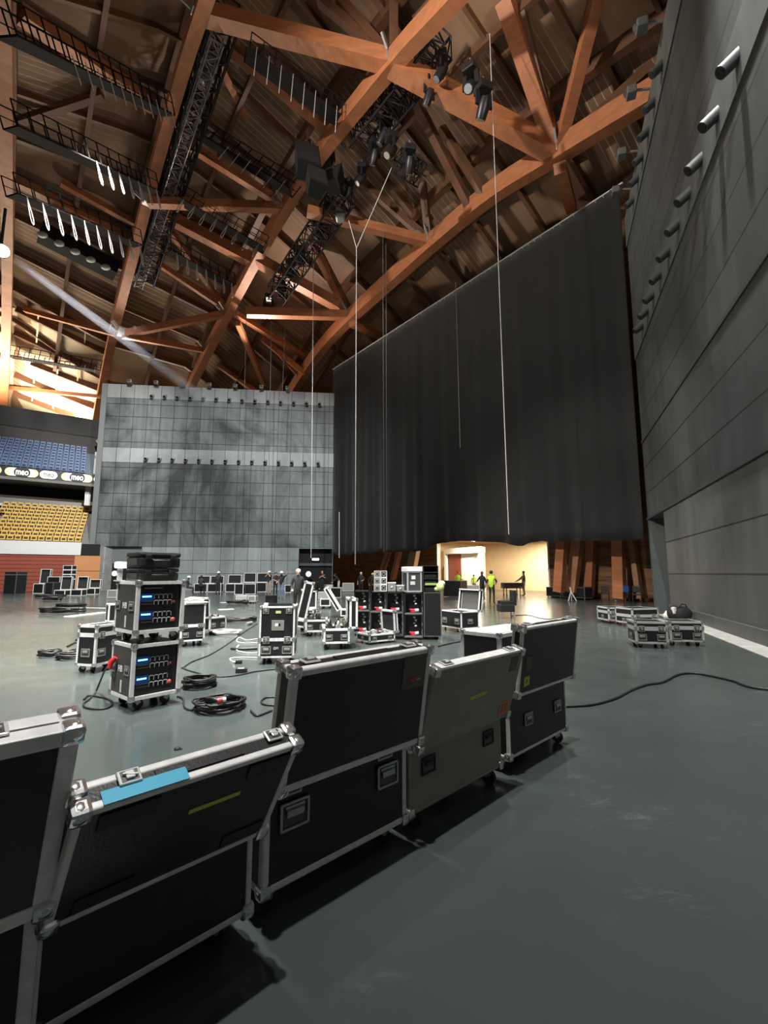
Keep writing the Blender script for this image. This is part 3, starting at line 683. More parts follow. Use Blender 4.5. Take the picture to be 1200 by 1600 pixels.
# loudspeakers on the middle arch
spk = mat('speaker_black', (.006, .006, .006), .7)
def speaker(px, py, d, w_, h_, dp, az, tilt, lab):
    P = atP(px, py, AN * d, AN); t = thing('hanging_loudspeaker', lab, 'loudspeaker', P, az, 'loudspeakers at the middle arch')
    t.rotation_euler = (tilt, 0, az)
    mb = MB(); a = w_ / 2; c = w_ * .34
    mb.add([(-a, 0, -h_ / 2), (a, 0, -h_ / 2), (c, dp, -h_ / 2), (-c, dp, -h_ / 2), (-a, 0, h_ / 2), (a, 0, h_ / 2), (c, dp, h_ / 2), (-c, dp, h_ / 2)], [(3, 2, 1, 0), (4, 5, 6, 7), (0, 1, 5, 4), (1, 2, 6, 5), (2, 3, 7, 6), (3, 0, 4, 7)])
    mb.build('cabinet', spk, t); MB().box((-a * .9, -.03, -h_ * .45), (a * .9, 0, h_ * .45)).build('grille', mat('grille', (.015, .015, .015), .6), t)
    MB().tube([(-a * .7, dp * .4, h_ / 2), (-a * .7, dp * .4, h_ / 2 + 1.6)], .02, 5).tube([(a * .7, dp * .4, h_ / 2), (a * .7, dp * .4, h_ / 2 + 1.6)], .02, 5).build('hanging_wire', zinc, t)
    return t
speaker(482, 237, 12.2, 1.5, 2.2, 1.2, R(25), R(-20), 'left black loudspeaker at the middle arch')
speaker(503, 232, 14.9, 1.5, 1.6, 1.2, R(-15), R(-25), 'black loudspeaker overlapping the middle arch, upper right of the pair')
speaker(497, 272, 12.6, 1.2, 1.7, 1.0, R(30), R(-20), 'lower left black loudspeaker under the pair at the middle arch')
speaker(518, 270, 14.6, 1.2, 1.7, 1.0, R(-20), R(-20), 'lower right black loudspeaker under the pair at the middle arch')
# moving lights and winches hung on the trusses
def fixture(px, py, d, lab, s=1.0, body=truss_m):
    P = atP(px, py, AN * d, AN); t = thing('stage_light', lab, 'stage light', P, random.uniform(0, 3), 'stage lights on the roof trusses')
    MB().chbox((-.22 * s, -.22 * s, -.12 * s), (.22 * s, .22 * s, .14 * s), .04 * s).build('base', body, t)
    y = MB(); y.bar((-.2 * s, 0, -.1 * s), (-.22 * s, 0, -.6 * s), .06 * s, .14 * s).bar((.2 * s, 0, -.1 * s), (.22 * s, 0, -.6 * s), .06 * s, .14 * s).build('yoke', body, t)
    MB().tube([(0, -.12 * s, -.4 * s), (0, 0, -.6 * s), (0, .2 * s, -.85 * s)], [.14 * s, .19 * s, .16 * s], 10).build('head', body, t)
    MB().cyl((0, .2 * s, -.85 * s), (0, .21 * s, -.865 * s), .13 * s, 10).build('lens', mat('fixture_lens', (.5, .5, .52), .1, .4), t)
    MB().bar((0, 0, .1 * s), (0, 0, .45 * s), .06, .06).build('clamp', zinc, t)
    return t
fx = [(600, 190, 'above the shoulder of the middle arch', 1.7), (585, 225, 'left of the roof ladder truss', 1.5), (612, 215, 'beside the pale slip on the truss', 1.6), (640, 235, 'over the short truss end', 1.5), (565, 262, 'between the loudspeakers and the rope bridle', 1.4), (545, 285, 'right of the lower loudspeakers', 1.3), (512, 320, 'left of the pale box', 1.2), (500, 350, 'at the head of the lower truss', 1.4), (470, 390, 'midway on the lower truss', 1.4), (455, 410, 'below the middle of the lower truss', 1.5), (440, 440, 'near the foot of the lower truss', 1.6), (420, 465, 'at the foot of the lower truss', 1.7), (690, 90, 'at the top of the upper truss', 1.5), (735, 110, 'beside the top of the tall pale rope', 1.6), (755, 140, 'just below the top of the tall pale rope', 1.6), (670, 130, 'on the upper truss beside a strut', 1.4)]
for x, y, l, s in fx: fixture(x, y, 16.2, 'black stage light hung in the roof %s' % l, s)
fixture(326, 100, 7.2, 'grey winch box on the long black truss', 1.7, mat('winch_grey', (.2, .21, .2), .5)); fixture(258, 305, 7.2, 'silver winch box low on the long black truss', 1.5, mat('winch_grey', (.2, .21, .2), .5))
P = atP(532, 335, AN * 16.4, AN); t = thing('hoist_box', 'pale faceted hoist box hanging from the lower black truss', 'hoist', P)
MB().chbox((-.35, -.35, -.45), (.35, .35, .35), .14).build('box', mat('hoist_pale', (.42, .42, .4), .4, .3), t); MB().tube([(0, 0, .3), (0, 0, 1.6)], .03, 6).build('chain', zinc, t)
# ---- catwalks with hanging cable loops
rail_m = mat('catwalk_steel', (.014, .012, .012), .85, 0, spec=.15); loop_m = mat('cable_loop_grey', (.5, .48, .46), .5)
def catwalk(a, c, n, lab, drop=1.0, wide=.9, loop=True, k0=0):
    p, q = Vector(a), Vector(c); d = q - p; L = d.length; az = math.atan2(d.y, d.x); pit = math.asin(d.z / L)
    t = thing('catwalk', lab, 'catwalk', p); t.rotation_euler = (0, -pit, az)
    MB().box((0, -wide / 2, -.12), (L, wide / 2, -.04)).build('deck', rail_m, t)
    for sgn in (-1, 1):
        MB().tube([(0, sgn * wide / 2, 1.0), (L, sgn * wide / 2, 1.0)], .035, 5).tube([(0, sgn * wide / 2, .5), (L, sgn * wide / 2, .5)], .025, 5).build('handrail', rail_m, t)
    for i in range(n + 1):
        x = L * i / n
        for sgn in (-1, 1): MB().bar((x, sgn * wide / 2, -.1), (x, sgn * wide / 2, 1.0), .05, .05).build('post', rail_m, t)
    for i in range(k0, n):
        x = L * (i + .5) / n
        if loop:
            MB().tube([(x + .05 * math.sin(u) * (1 - math.cos(u)) * 1.3, -wide / 2 - .06, -.1 - drop * .5 * (1 - math.cos(u))) for u in [2 * math.pi * k / 14 for k in range(14)]], .035, 5, closed=True).build('cable_loop', loop_m, t)
        else:
            MB().tube([(x, -wide / 2 - .05, .2), (x + .04, -wide / 2 - .06, -drop)], .025, 5).build('cable_end', loop_m, t)
    return t
def pp(x, y, d): return atP(x, y, AN * d, AN)
catwalk(pp(18, 302, -2), pp(216, 383, 5.4), 10, 'catwalk with pale cable loops above the row of pale lamps', 1.5)
catwalk(pp(16, 196, -2), pp(240, 298, 5.4), 12, 'catwalk with cable loops left of the slim arch, second from the top', 1.2, k0=5)
catwalk(pp(8, 52, -2), pp(262, 178, 5.2), 14, 'topmost catwalk crossing the upper left of the roof', .8, loop=False, k0=3)
catwalk(pp(280, 312, 7.6), pp(412, 390, 13.8), 8, 'catwalk with cable loops halfway between the two left arches', 1.3)
catwalk(pp(262, 392, 7.6), pp(362, 446, 13.8), 7, 'lowest catwalk with cable loops between the two left arches', 1.4)
catwalk(pp(386, 84, 7.8), pp(528, 186, 13.6), 8, 'catwalk with hanging cable ends under the stout top strut', 1.7, loop=False)
catwalk(pp(300, 205, 7.8), pp(455, 300, 13.6), 9, 'catwalk crossing behind the black truss to the middle arch', 1.1, loop=False, k0=3)
catwalk(roof_hit(16, 556, 1.5), roof_hit(160, 580, 1.5), 9, 'dark service catwalk across the bright roof over the stand', .5, loop=False)
# pale lamps in a row, dark bar
t0 = roof_hit(62, 362, 2.0)
bar_l = thing('lamp_bar', 'dark bar carrying a row of five pale round lamps', 'lamp bar', t0)
dv = roof_hit(182, 424, 2.0) - t0
MB().bar((0, 0, 0), dv, 1.6, 1.2).build('bar', rail_m, bar_l)
for k in range(5):
    c = dv * (.1 + .2 * k) + Vector((.2, -.85, -.55)); MB().ball(c, (.42, .3, .25), 10).build('lamp', mat('pale_lamp', (.45, .5, .47), .4), bar_l)
# bright floodlight on the far left arch
LP = atP(4, 392, AN * -2.0, AN)
t = thing('followspot', 'glaring white floodlight at the far left arch', 'floodlight', LP)
MB().ball((0, 0, 0), .32, 12).build('lens', mat('flood_glare', (1, 1, 1), .5, emit=(.92, .95, 1), estr=14), t); MB().tube([(-.5, .3, .2), (-.12, .05, .05)], [.3, .4], 12).build('housing', truss_m, t); MB().bar((-.2, .1, .3), (-.2, .1, 2.6), .1, .1).build('yoke', truss_m, t)
BT = WL + udir * pw(425, 700)[0] + Vector((0, 0, pw(425, 700)[1])) 
bd = (BT - LP).normalized()
spot('added_beam_spot', LP + bd * .5, BT, 70000, 1.5, .5, .08, (.75, .82, 1))  # narrow spot added to light the haze cone
# cone of haze added to draw the pale streak as a light shaft
hm = bpy.data.materials.new('added_haze_cone'); hm.use_nodes = True; nt = hm.node_tree; nt.nodes.remove(nt.nodes['Principled BSDF'])
vo = N(nt, 'ShaderNodeVolumeScatter'); vo.inputs['Color'].default_value = (.85, .9, 1, 1); vo.inputs['Density'].default_value = .12; nt.links.new(vo.outputs[0], nt.nodes['Material Output'].inputs['Volume'])
Lb = (BT - LP).length * .62
bmh_ = bmesh.new(); bmesh.ops.create_cone(bmh_, cap_ends=True, segments=20, radius1=.2, radius2=.2 + Lb * math.tan(R(.85)), depth=Lb); bmesh.ops.recalc_face_normals(bmh_, faces=bmh_.faces[:])
hme = bpy.data.meshes.new('added_haze_cone'); bmh_.to_mesh(hme); bmh_.free(); hme.materials.append(hm); o = link('added_haze_cone', hme); o.location = LP + bd * (.6 + Lb / 2); o.rotation_euler = bd.to_track_quat('Z', 'Y').to_euler(); tag(o, 'added cone of haze drawing a pale light streak that slants from the left floodlight', 'haze', kind='stuff')
# ---- ropes
rope_m = mat('rope_pale', (.72, .7, .66), .7); rope_g = mat('rope_grey', (.13, .13, .125), .7)
def rope(pts, r, lab, m=rope_m, loop=None):
    t = thing('rope', lab, 'rope', pts[-1]); b0 = Vector(pts[-1])
    MB().tube([Vector(p) - b0 for p in pts], r, 5).build('line', m, t)
    if loop: 
        mb = MB()
        for l in loop: mb.tube([Vector(l) - b0, Vector(pts[0]) - b0], r, 5)
        mb.build('bridle', m, t)
    return t
def vrope(px, ytop, pxb, yb, Y, r, lab, m=rope_m, zmin=.03):
    B_ = atY(pxb, yb, Y); T_ = atY(px, ytop, Y); return rope([T_, B_], r, lab, m)
vrope(765, 52, 795, 835, 20.5, .018, 'tall pale rope hanging before the right half of the curtain')
B_ = atY(555, 882, 27); T_ = atY(557, 388, 27)
rope([T_, B_], .024, 'pale rope with a forked bridle hanging by the left curtain edge', rope_m, [atY(545, 345, 27.5), atY(612, 262, 26.5)])
vrope(490, 398, 486, 872, 38, .026, 'pale rope hanging before the right end of the far wall')
vrope(424, 500, 419, 812, 40, .022, 'thin rope hanging before the middle of the far wall', rope_g)
vrope(385, 500, 378, 770, 40, .018, 'thin grey rope hanging left of the middle of the far wall', rope_g)
vrope(446, 500, 440, 640, 40, .018, 'short grey rope end over the top of the far wall', rope_g)
vrope(598, 350, 600, 862, 25, .012, 'thin grey rope before the left part of the curtain', rope_g)
vrope(603, 380, 604, 862, 25.5, .012, 'thin grey rope paired with another before the left curtain', rope_g)
vrope(712, 440, 719, 700, 21, .012, 'thin grey rope before the middle of the curtain', rope_g)
vrope(530, 800, 530, 872, 40, .03, 'pale rope end low at the corner of far wall and curtain')
# ================================================================== STAND (local x along, y away, z up)
SP = Vector((-32.44, 40.0, 0)); SU = ray(1700, 896); SU.z = 0; SU.normalize(); saz = math.atan2(SU.y, SU.x); SM = Vector((-SU.y, SU.x, 0))
def sp_(x, y, off):
    P = atP(x, y, SP + SM * off, SM); q = P - SP; return q.dot(SU), q.z
def sl(nm, mb, m, lab, cat, kind=None, par=None):
    o = mb.build(nm, m, par)
    if par is None: o.location = SP; o.rotation_euler = (0, 0, saz); tag(o, lab, cat, kind=kind)
    return o
redm, nt, b = node_mat('red_boards')
tc = N(nt, 'ShaderNodeTexCoord'); sx = N(nt, 'ShaderNodeSeparateXYZ'); nt.links.new(tc.outputs['Object'], sx.inputs[0])
m1 = N(nt, 'ShaderNodeMath', operation='MULTIPLY'); m1.inputs[1].default_value = 3.0; nt.links.new(sx.outputs['Z'], m1.inputs[0])
fr = N(nt, 'ShaderNodeMath', operation='FRACT'); nt.links.new(m1.outputs[0], fr.inputs[0]); lt = N(nt, 'ShaderNodeMath', operation='LESS_THAN'); lt.inputs[1].default_value = .2; nt.links.new(fr.outputs[0], lt.inputs[0])
mx = N(nt, 'ShaderNodeMix', data_type='RGBA'); mx.inputs[6].default_value = (.3, .06, .03, 1); mx.inputs[7].default_value = (.12, .022, .012, 1); nt.links.new(lt.outputs[0], mx.inputs[0]); nt.links.new(mx.outputs[2], b.inputs['Base Color']); b.inputs['Roughness'].default_value = .5
AL = 5.05; XL = -6.0
sl('wall_stand', MB().box((XL, 0, 0), (AL, .3, 3.24)), redm, 'red slatted wall at the foot of the seating stand', 'wall', 'structure')
orp = mat('orange_panel', (.58, .25, .09), .55, var=.06)
t = thing('orange_panel', 'plain orange timber panel at the right end of the red wall', 'panel', SP, saz)
MB().box((AL + .02, -.02, 0), (7.1, .2, 1.8)).build('lower_board', orp, t); MB().box((AL + .02, -.02, 1.84), (7.1, .2, 3.22)).build('upper_board', orp, t)
sl('trim_7', MB().box((XL, -.1, 3.26), (5.5, .25, 4.42)), mat('fascia_white', (.72, .72, .7), .5), 'white fascia below the yellow seats', 'trim', 'structure')
sl('trim_8', MB().box((5.5, -.05, 3.24), (7.0, .3, 4.3)), recess, 'black gap right of the white fascia', 'trim', 'structure')
conc = mat('stand_concrete', (.2, .2, .195), .7, var=.15, vscale=1.5); dconc = mat('stand_dark', (.05, .052, .055), .7)
# tiers
NR = 10; RDp = .6; z0, z1 = 4.2, 8.1
mb = MB()
for r_ in range(NR): mb.box((XL, .25 + r_ * RDp, 0), (8.4, .25 + (r_ + 1) * RDp, z0 + (z1 - z0) * r_ / NR))
sl('floor_tiers', mb, conc, 'grey concrete steps under the yellow seats', 'steps', 'structure')
yel = mat('seat_yellow', (.72, .46, .1), .45); ysh = mat('seat_dark_gap', (.05, .035, .02), .6)
def seat_mesh(col, dark, nm, w_, pale=None):
    mb = MB()
    mb.chbox((-w_ / 2, -.08, .3), (w_ / 2, .3, .38), .03)
    mb.chbox((-w_ / 2, .26, .34), (w_ / 2, .34, .8), .04)
    mb.box((-w_ * .3, .22, .44), (w_ * .3, .262, .62), 1)
    mb.box((-.04, .1, 0), (.04, .2, .32), 1)
    me = bpy.data.meshes.new(nm); me.from_pydata(mb.v, [], mb.f); me.materials.append(col); me.materials.append(dark); me.polygons.foreach_set('material_index', mb.m); return me
ym = seat_mesh(yel, ysh, 'yellow_seat', .46)
ordn = ['first', 'second', 'third', 'fourth', 'fifth', 'sixth', 'seventh', 'eighth', 'ninth', 'tenth']
def seat(nm, me, x, y, z, lab, grp, cat='seat'):
    o = link(nm, me); P = SP + SU * x + SM * y; o.location = (P.x, P.y, z); o.rotation_euler = (0, 0, saz); return tag(o, lab, cat, grp)
for r_ in range(NR):
    xe = 5.45 + .55 * r_ / NR * 1.3; x = xe - .25
    while x > -.9:
        seat('yellow_seat', ym, x, .3 + r_ * RDp, z0 + (z1 - z0) * r_ / NR, 'yellow plastic seat in the %s row up of the lower stand' % ordn[r_], 'yellow seats, %s row' % ordn[r_]); x -= .55
yo = .25 + NR * RDp
sl('trim_9', MB().box((XL, yo, 8.1), (6.5, yo + .2, 9.15)), mat('fascia_white', (.72, .72, .7), .5), 'white parapet behind the yellow seats', 'trim', 'structure')
zg1 = 10.35
sl('wall_gallery', MB().box((XL, yo + 2.5, 8.1), (9.5, yo + 2.7, 12)), mat('gallery_black', (.012, .012, .014), .6), 'black recessed gallery between the two tiers', 'wall', 'structure')
gx = sp_(132, 780, 4.0)[0]
sl('trim_10', MB().box((gx, 4.1, 8.4), (gx + .5, 4.6, zg1)), mat('fascia_white', (.72, .72, .7), .5), 'white pillar at the right end of the dark gallery', 'trim', 'structure')
sl('trim_11', MB().box((gx + .5, 5.2, 8.6), (9.5, 5.4, zg1)).box((5.9, 4.5, 4.2), (9.5, 4.7, 7.2)), conc, 'grey landing wall right of the dark gallery', 'trim', 'structure')
# ribbon board
ry = 3.0; rz0, rz1 = sp_(80, 750, ry)[1], sp_(80, 735, ry)[1]
t = thing('ribbon_board', 'black ribbon screen with white rounded logos under the blue seats', 'screen', SP, saz)
MB().box((XL, ry, rz0), (8.6, ry + .2, rz1)).build('panel', mat('ribbon_black', (.004, .004, .004), .4), t)
MB().box((XL, ry - .05, rz0 - .28), (8.6, ry + .3, rz0 - .02)).build('ledge', conc, t)
pillw = mat('pill_white', (.9, .9, .86), .5, emit=(1, 1, .95), estr=.75); pilly = mat('pill_yellow', (.85, .88, .35), .5, emit=(.9, .95, .45), estr=.7); inkm = mat('logo_ink', (.01, .01, .012), .5); litw = mat('logo_white', (.9, .9, .9), .5, emit=(1, 1, 1), estr=.9); greyink = mat('logo_grey', (.3, .3, .3), .5)
H_ = rz1 - rz0; zc = (rz0 + rz1) / 2
def pill(x0, x1, h, m, off, nm):
    r_ = h / 2; vs = []; n = 10
    for k in range(n + 1): a = math.pi / 2 + math.pi * k / n; vs.append((x0 + r_ + math.cos(a) * r_, ry - off, zc + math.sin(a) * r_))
    for k in range(n + 1): a = -math.pi / 2 + math.pi * k / n; vs.append((x1 - r_ + math.cos(a) * r_, ry - off, zc + math.sin(a) * r_))
    q = len(vs); vs2 = [(x, y + .02, z) for x, y, z in vs]
    return MB().add(vs + vs2, [tuple(range(q)), tuple(range(q, 2 * q))[::-1]] + [(i, i + q, (i + 1) % q + q, (i + 1) % q) for i in range(q)]).build(nm, m, t)
def rx(px): return sp_(px, 740, ry)[0]
def word(x0, x1, m, hgt):
    M = frameM(((x0 + x1) / 2, ry - .065, zc + .02), (1, 0, 0), (0, 0, 1)); o = text('meo', hgt, m, t, 'lettering', M, .004, .018)
    xs = [v.co.x for v in o.data.vertices]; k = (x1 - x0) / (max(xs) - min(xs))
    for v in o.data.vertices: v.co.x *= k
for a, c, kind in ((-40, 2, 0), (7, 60, 1), (62, 90, 2), (96, 145, 1), (147, 180, 2)):
    x0, x1 = rx(a), rx(c)
    if kind == 2: pill(x0, x1, H_ * .8, pillw, .03, 'logo_pill'); word(x0 + (x1 - x0) * .2, x1 - (x1 - x0) * .2, greyink, .75)
    else:
        pill(x0, x1, H_ * .8, pilly, .02, 'logo_pill'); pill(x0 + .3, x1 - .3, H_ * .8, pillw, .03, 'logo_pill')
        if kind == 1:
            w_ = x1 - x0; pill(x0 + w_ * .26, x1 - w_ * .24, H_ * .96, inkm, .045, 'logo_badge'); word(x0 + w_ * .32, x1 - w_ * .3, litw, .85)
# upper tier
NB = 9; bz0, bz1 = 11.7, 15.3; by0, by1 = 3.4, 8.0
mb = MB()
for r_ in range(NB): mb.box((XL, by0 + (by1 - by0) * r_ / NB, rz0), (9.5, by0 + (by1 - by0) * (r_ + 1) / NB, bz0 - .45 + (bz1 - bz0) * r_ / NB))
sl('floor_upper_tiers', mb, mat('tier_blue_grey', (.16, .2, .24), .7, var=.1), 'blue grey steps of the upper tier', 'steps', 'structure')
blu = mat('seat_blue', (.11, .2, .42), .45); bdk = mat('seat_blue_dark', (.01, .014, .03), .6)
bmh = seat_mesh(blu, bdk, 'blue_seat', .44)
for r_ in range(NB):
    x = 5.15
    while x > -2.2:
        seat('blue_seat', bmh, x, by0 + (by1 - by0) * r_ / NB + .05, bz0 - .45 + (bz1 - bz0) * r_ / NB, 'blue plastic seat in the %s row up of the upper tier' % ordn[r_], 'blue seats, %s row' % ordn[r_]); x -= .52
    if r_ >= 5:
        for x in (7.0, 7.52, 8.04): seat('blue_seat', bmh, x, by0 + (by1 - by0) * r_ / NB + .05, bz0 - .45 + (bz1 - bz0) * r_ / NB, 'blue plastic seat right of the aisle, %s row of the upper tier' % ordn[r_], 'blue seats right of the aisle')
bx0 = sp_(147, 730, 3.2)[0]
t = thing('aisle_door', 'white framed doorway beside the aisle of the upper tier', 'doorway', SP, saz)
MB().box((bx0, 4.2, rz1), (bx0 + .3, 4.5, rz1 + 2.2)).box((bx0, 4.2, rz1 + 1.9), (9, 4.5, rz1 + 2.6)).build('frame', mat('fascia_white', (.72, .72, .7), .5), t); MB().box((bx0 + .3, 4.5, rz1), (9, 4.55, rz1 + 1.9)).build('opening', recess, t)
# overhanging grey ledge and black band
sl('wall_upper', MB().box((XL - 6, 8.2, 11), (11, 8.5, 16.6)), mat('upper_wall', (.075, .07, .068), .7, var=.2), 'dark grey back wall above the blue seats', 'wall', 'structure')
sl('trim_12', MB().box((XL - 6, 8.1, 16.5), (11, 9.2, 18.5)), mat('band_black', (.018, .02, .022), .6), 'black panelled band along the top of the stand', 'trim', 'structure')
t = thing('air_duct', 'crumpled pale air duct above the small block of blue seats', 'air duct', SP, saz)
P0 = sp_(152, 694, 7); P1 = sp_(170, 683, 7)
MB().tube([(P0[0], 7, P0[1]), (P0[0] + .6, 7, P0[1] + .5), (P1[0], 7, P1[1]), (P1[0] + 1.2, 7, P1[1] + .5)], [.4, .5, .45, .5], 9).build('duct', mat('duct', (.45, .45, .44), .5), t)
sl('wall_behind_stand', MB().box((XL - 40, 40, 0), (40, 40.3, 30)), mat('far_wall_tan', (.3, .17, .08), .6), 'brown wall far behind the stand', 'wall', 'structure')
# ================================================================== ROAD CASES
EDG = .034
def frame_mb(w_, d_, h_, e=EDG, pr_=.005, z0=0.0, edges='all'):
    """aluminium edge profiles round a box 0..w,0..d,z0..z0+h"""
    mb = MB(); p_ = pr_
    X = (-p_, w_ + p_); Y = (-p_, d_ + p_); Z = (z0 - p_, z0 + h_ + p_)
    def rng_(lim, i): return (lim[0], lim[0] + e) if i == 0 else (lim[1] - e, lim[1])
    for i in (0, 1):
        for j in (0, 1):
            y, z, x = rng_(Y, i), rng_(Z, j), rng_(X, i)
            mb.box((X[0], y[0], z[0]), (X[1], y[1], z[1]))
            mb.box((x[0], Y[0] + e, z[0]), (x[1], Y[1] - e, z[1]))
            yy = rng_(Y, j); mb.box((x[0], yy[0], Z[0] + e), (x[1], yy[1], Z[1] - e))
    return mb
def corner_mb(r=.042):
    mb = MB(); mb.chbox((-r * .5, -r * .5, -r * .5), (r, r, r), r * .35)
    mb.ball((r * .3, r * .3, r * .3), r * .85, 8); return mb
CORNER = {}
def corners(parent, w_, d_, z0, z1, r, m=None, which=range(8)):
    m = m or steel
    key = (round(r, 3), m.name)
    if key not in CORNER:
        o = corner_mb(r).build('corner', m); CORNER[key] = o.data; bpy.data.objects.remove(o)
    for i in which:
        a, b_, c = i & 1, (i >> 1) & 1, (i >> 2) & 1
        o = link('corner', CORNER[key], parent)
        o.location = ((w_ - r * .6) if a else r * .6 , (d_ - r * .6) if b_ else r * .6, (z1 - r * .6) if c else z0 + r * .6)
        o.scale = (1 if a else -1, 1 if b_ else -1, 1 if c else -1)
SH = {}
def shared(key, fn, m):
    if key not in SH:
        o = fn().build(key, m); SH[key] = o.data; bpy.data.objects.remove(o)
    return SH[key]
def latch_mb():
    mb = MB()
    mb.chbox((-.056, -.012, -.06), (.056, .0, .06), .008)
    mb.box((-.043, -.0135, -.046), (.043, -.0115, .046), 1)
    mb.chbox((-.022, -.024, -.03), (.022, -.012, .034), .006); mb.bar((-.034, -.02, .018), (.034, -.02, -.012), .012, .012)
    return mb
def handle_mb():
    mb = MB(); a, c, e = .085, .065, .014
    for p, q in (((-a, -.012, -c), (a, 0, -c + e)), ((-a, -.012, c - e), (a, 0, c)), ((-a, -.012, -c), (-a + e, 0, c)), ((a - e, -.012, -c), (a, 0, c))): mb.chbox(p, q, .004)
    mb.box((-a + e, -.0035, -c + e), (a - e, -.002, c - e), 1)
    mb.chbox((-.05, -.02, -.005), (.05, -.006, .03), .008); mb.box((-.055, -.01, .03), (.055, -.004, .045))
    return mb
def plate_mb():
    mb = MB(); mb.chbox((-.075, -.008, -.05), (.075, 0, .05), .004); mb.box((-.06, -.0095, -.036), (.06, -.0078, .036), 1); return mb
def caster_mb():
    mb = MB(); mb.box((-.05, -.05, -.012), (.05, .05, 0)); mb.bar((-.025, 0, -.01), (-.025, .03, -.06), .008, .05).bar((.025, 0, -.01), (.025, .03, -.06), .008, .05)
    mb.cyl((-.02, .03, -.068), (.02, .03, -.068), .052, 12, 1); return mb
dish = mat('latch_dish', (.1, .1, .098), .5, .4)
def put(nm, key, fn, mats, parent, loc, rz=0, sc=1.0, rx=0.0):
    o = link(nm, shared(key, fn, mats), parent); o.location = loc; o.rotation_euler = (rx, 0, rz); o.scale = (sc, sc, sc); return o
def latch(p, loc, rz=0, sc=1, rx=0.0): return put('latch', 'latch', latch_mb, [zinc, dish], p, loc, rz, sc, rx)
def handle(p, loc, rz=0, sc=1, rx=0.0, m=zinc): return put('handle', 'handle_' + m.name, handle_mb, [m, dish], p, loc, rz, sc, rx)
def caster(p, loc, rz=0, sc=1): return put('caster', 'caster', caster_mb, [zinc, rubber], p, loc, rz, sc)
def open_box(w_, d_, h_, z0=0.0, t=.012, mi=0, inner=1):
    mb = MB(); z1 = z0 + h_
    mb.box((0, 0, z0), (w_, d_, z0 + t), mi)
    for a, c in (((0, 0, z0), (w_, t, z1)), ((0, d_ - t, z0), (w_, d_, z1)), ((0, 0, z0), (t, d_, z1)), ((w_ - t, 0, z0), (w_, d_, z1))): mb.box(a, c, mi)
    e = .002
    mb.box((t, t, z0 + t), (w_ - t, d_ - t, z0 + t + e), inner)
    for a, c in (((t, t, z0 + t), (w_ - t, t + e, z1 - .01)), ((t, d_ - t - e, z0 + t), (w_ - t, d_ - t, z1 - .01)), ((t, t, z0 + t), (t + e, d_ - t, z1 - .01)), ((w_ - t - e, t, z0 + t), (w_ - t, d_ - t, z1 - .01))): mb.box(a, c, inner)
    return mb
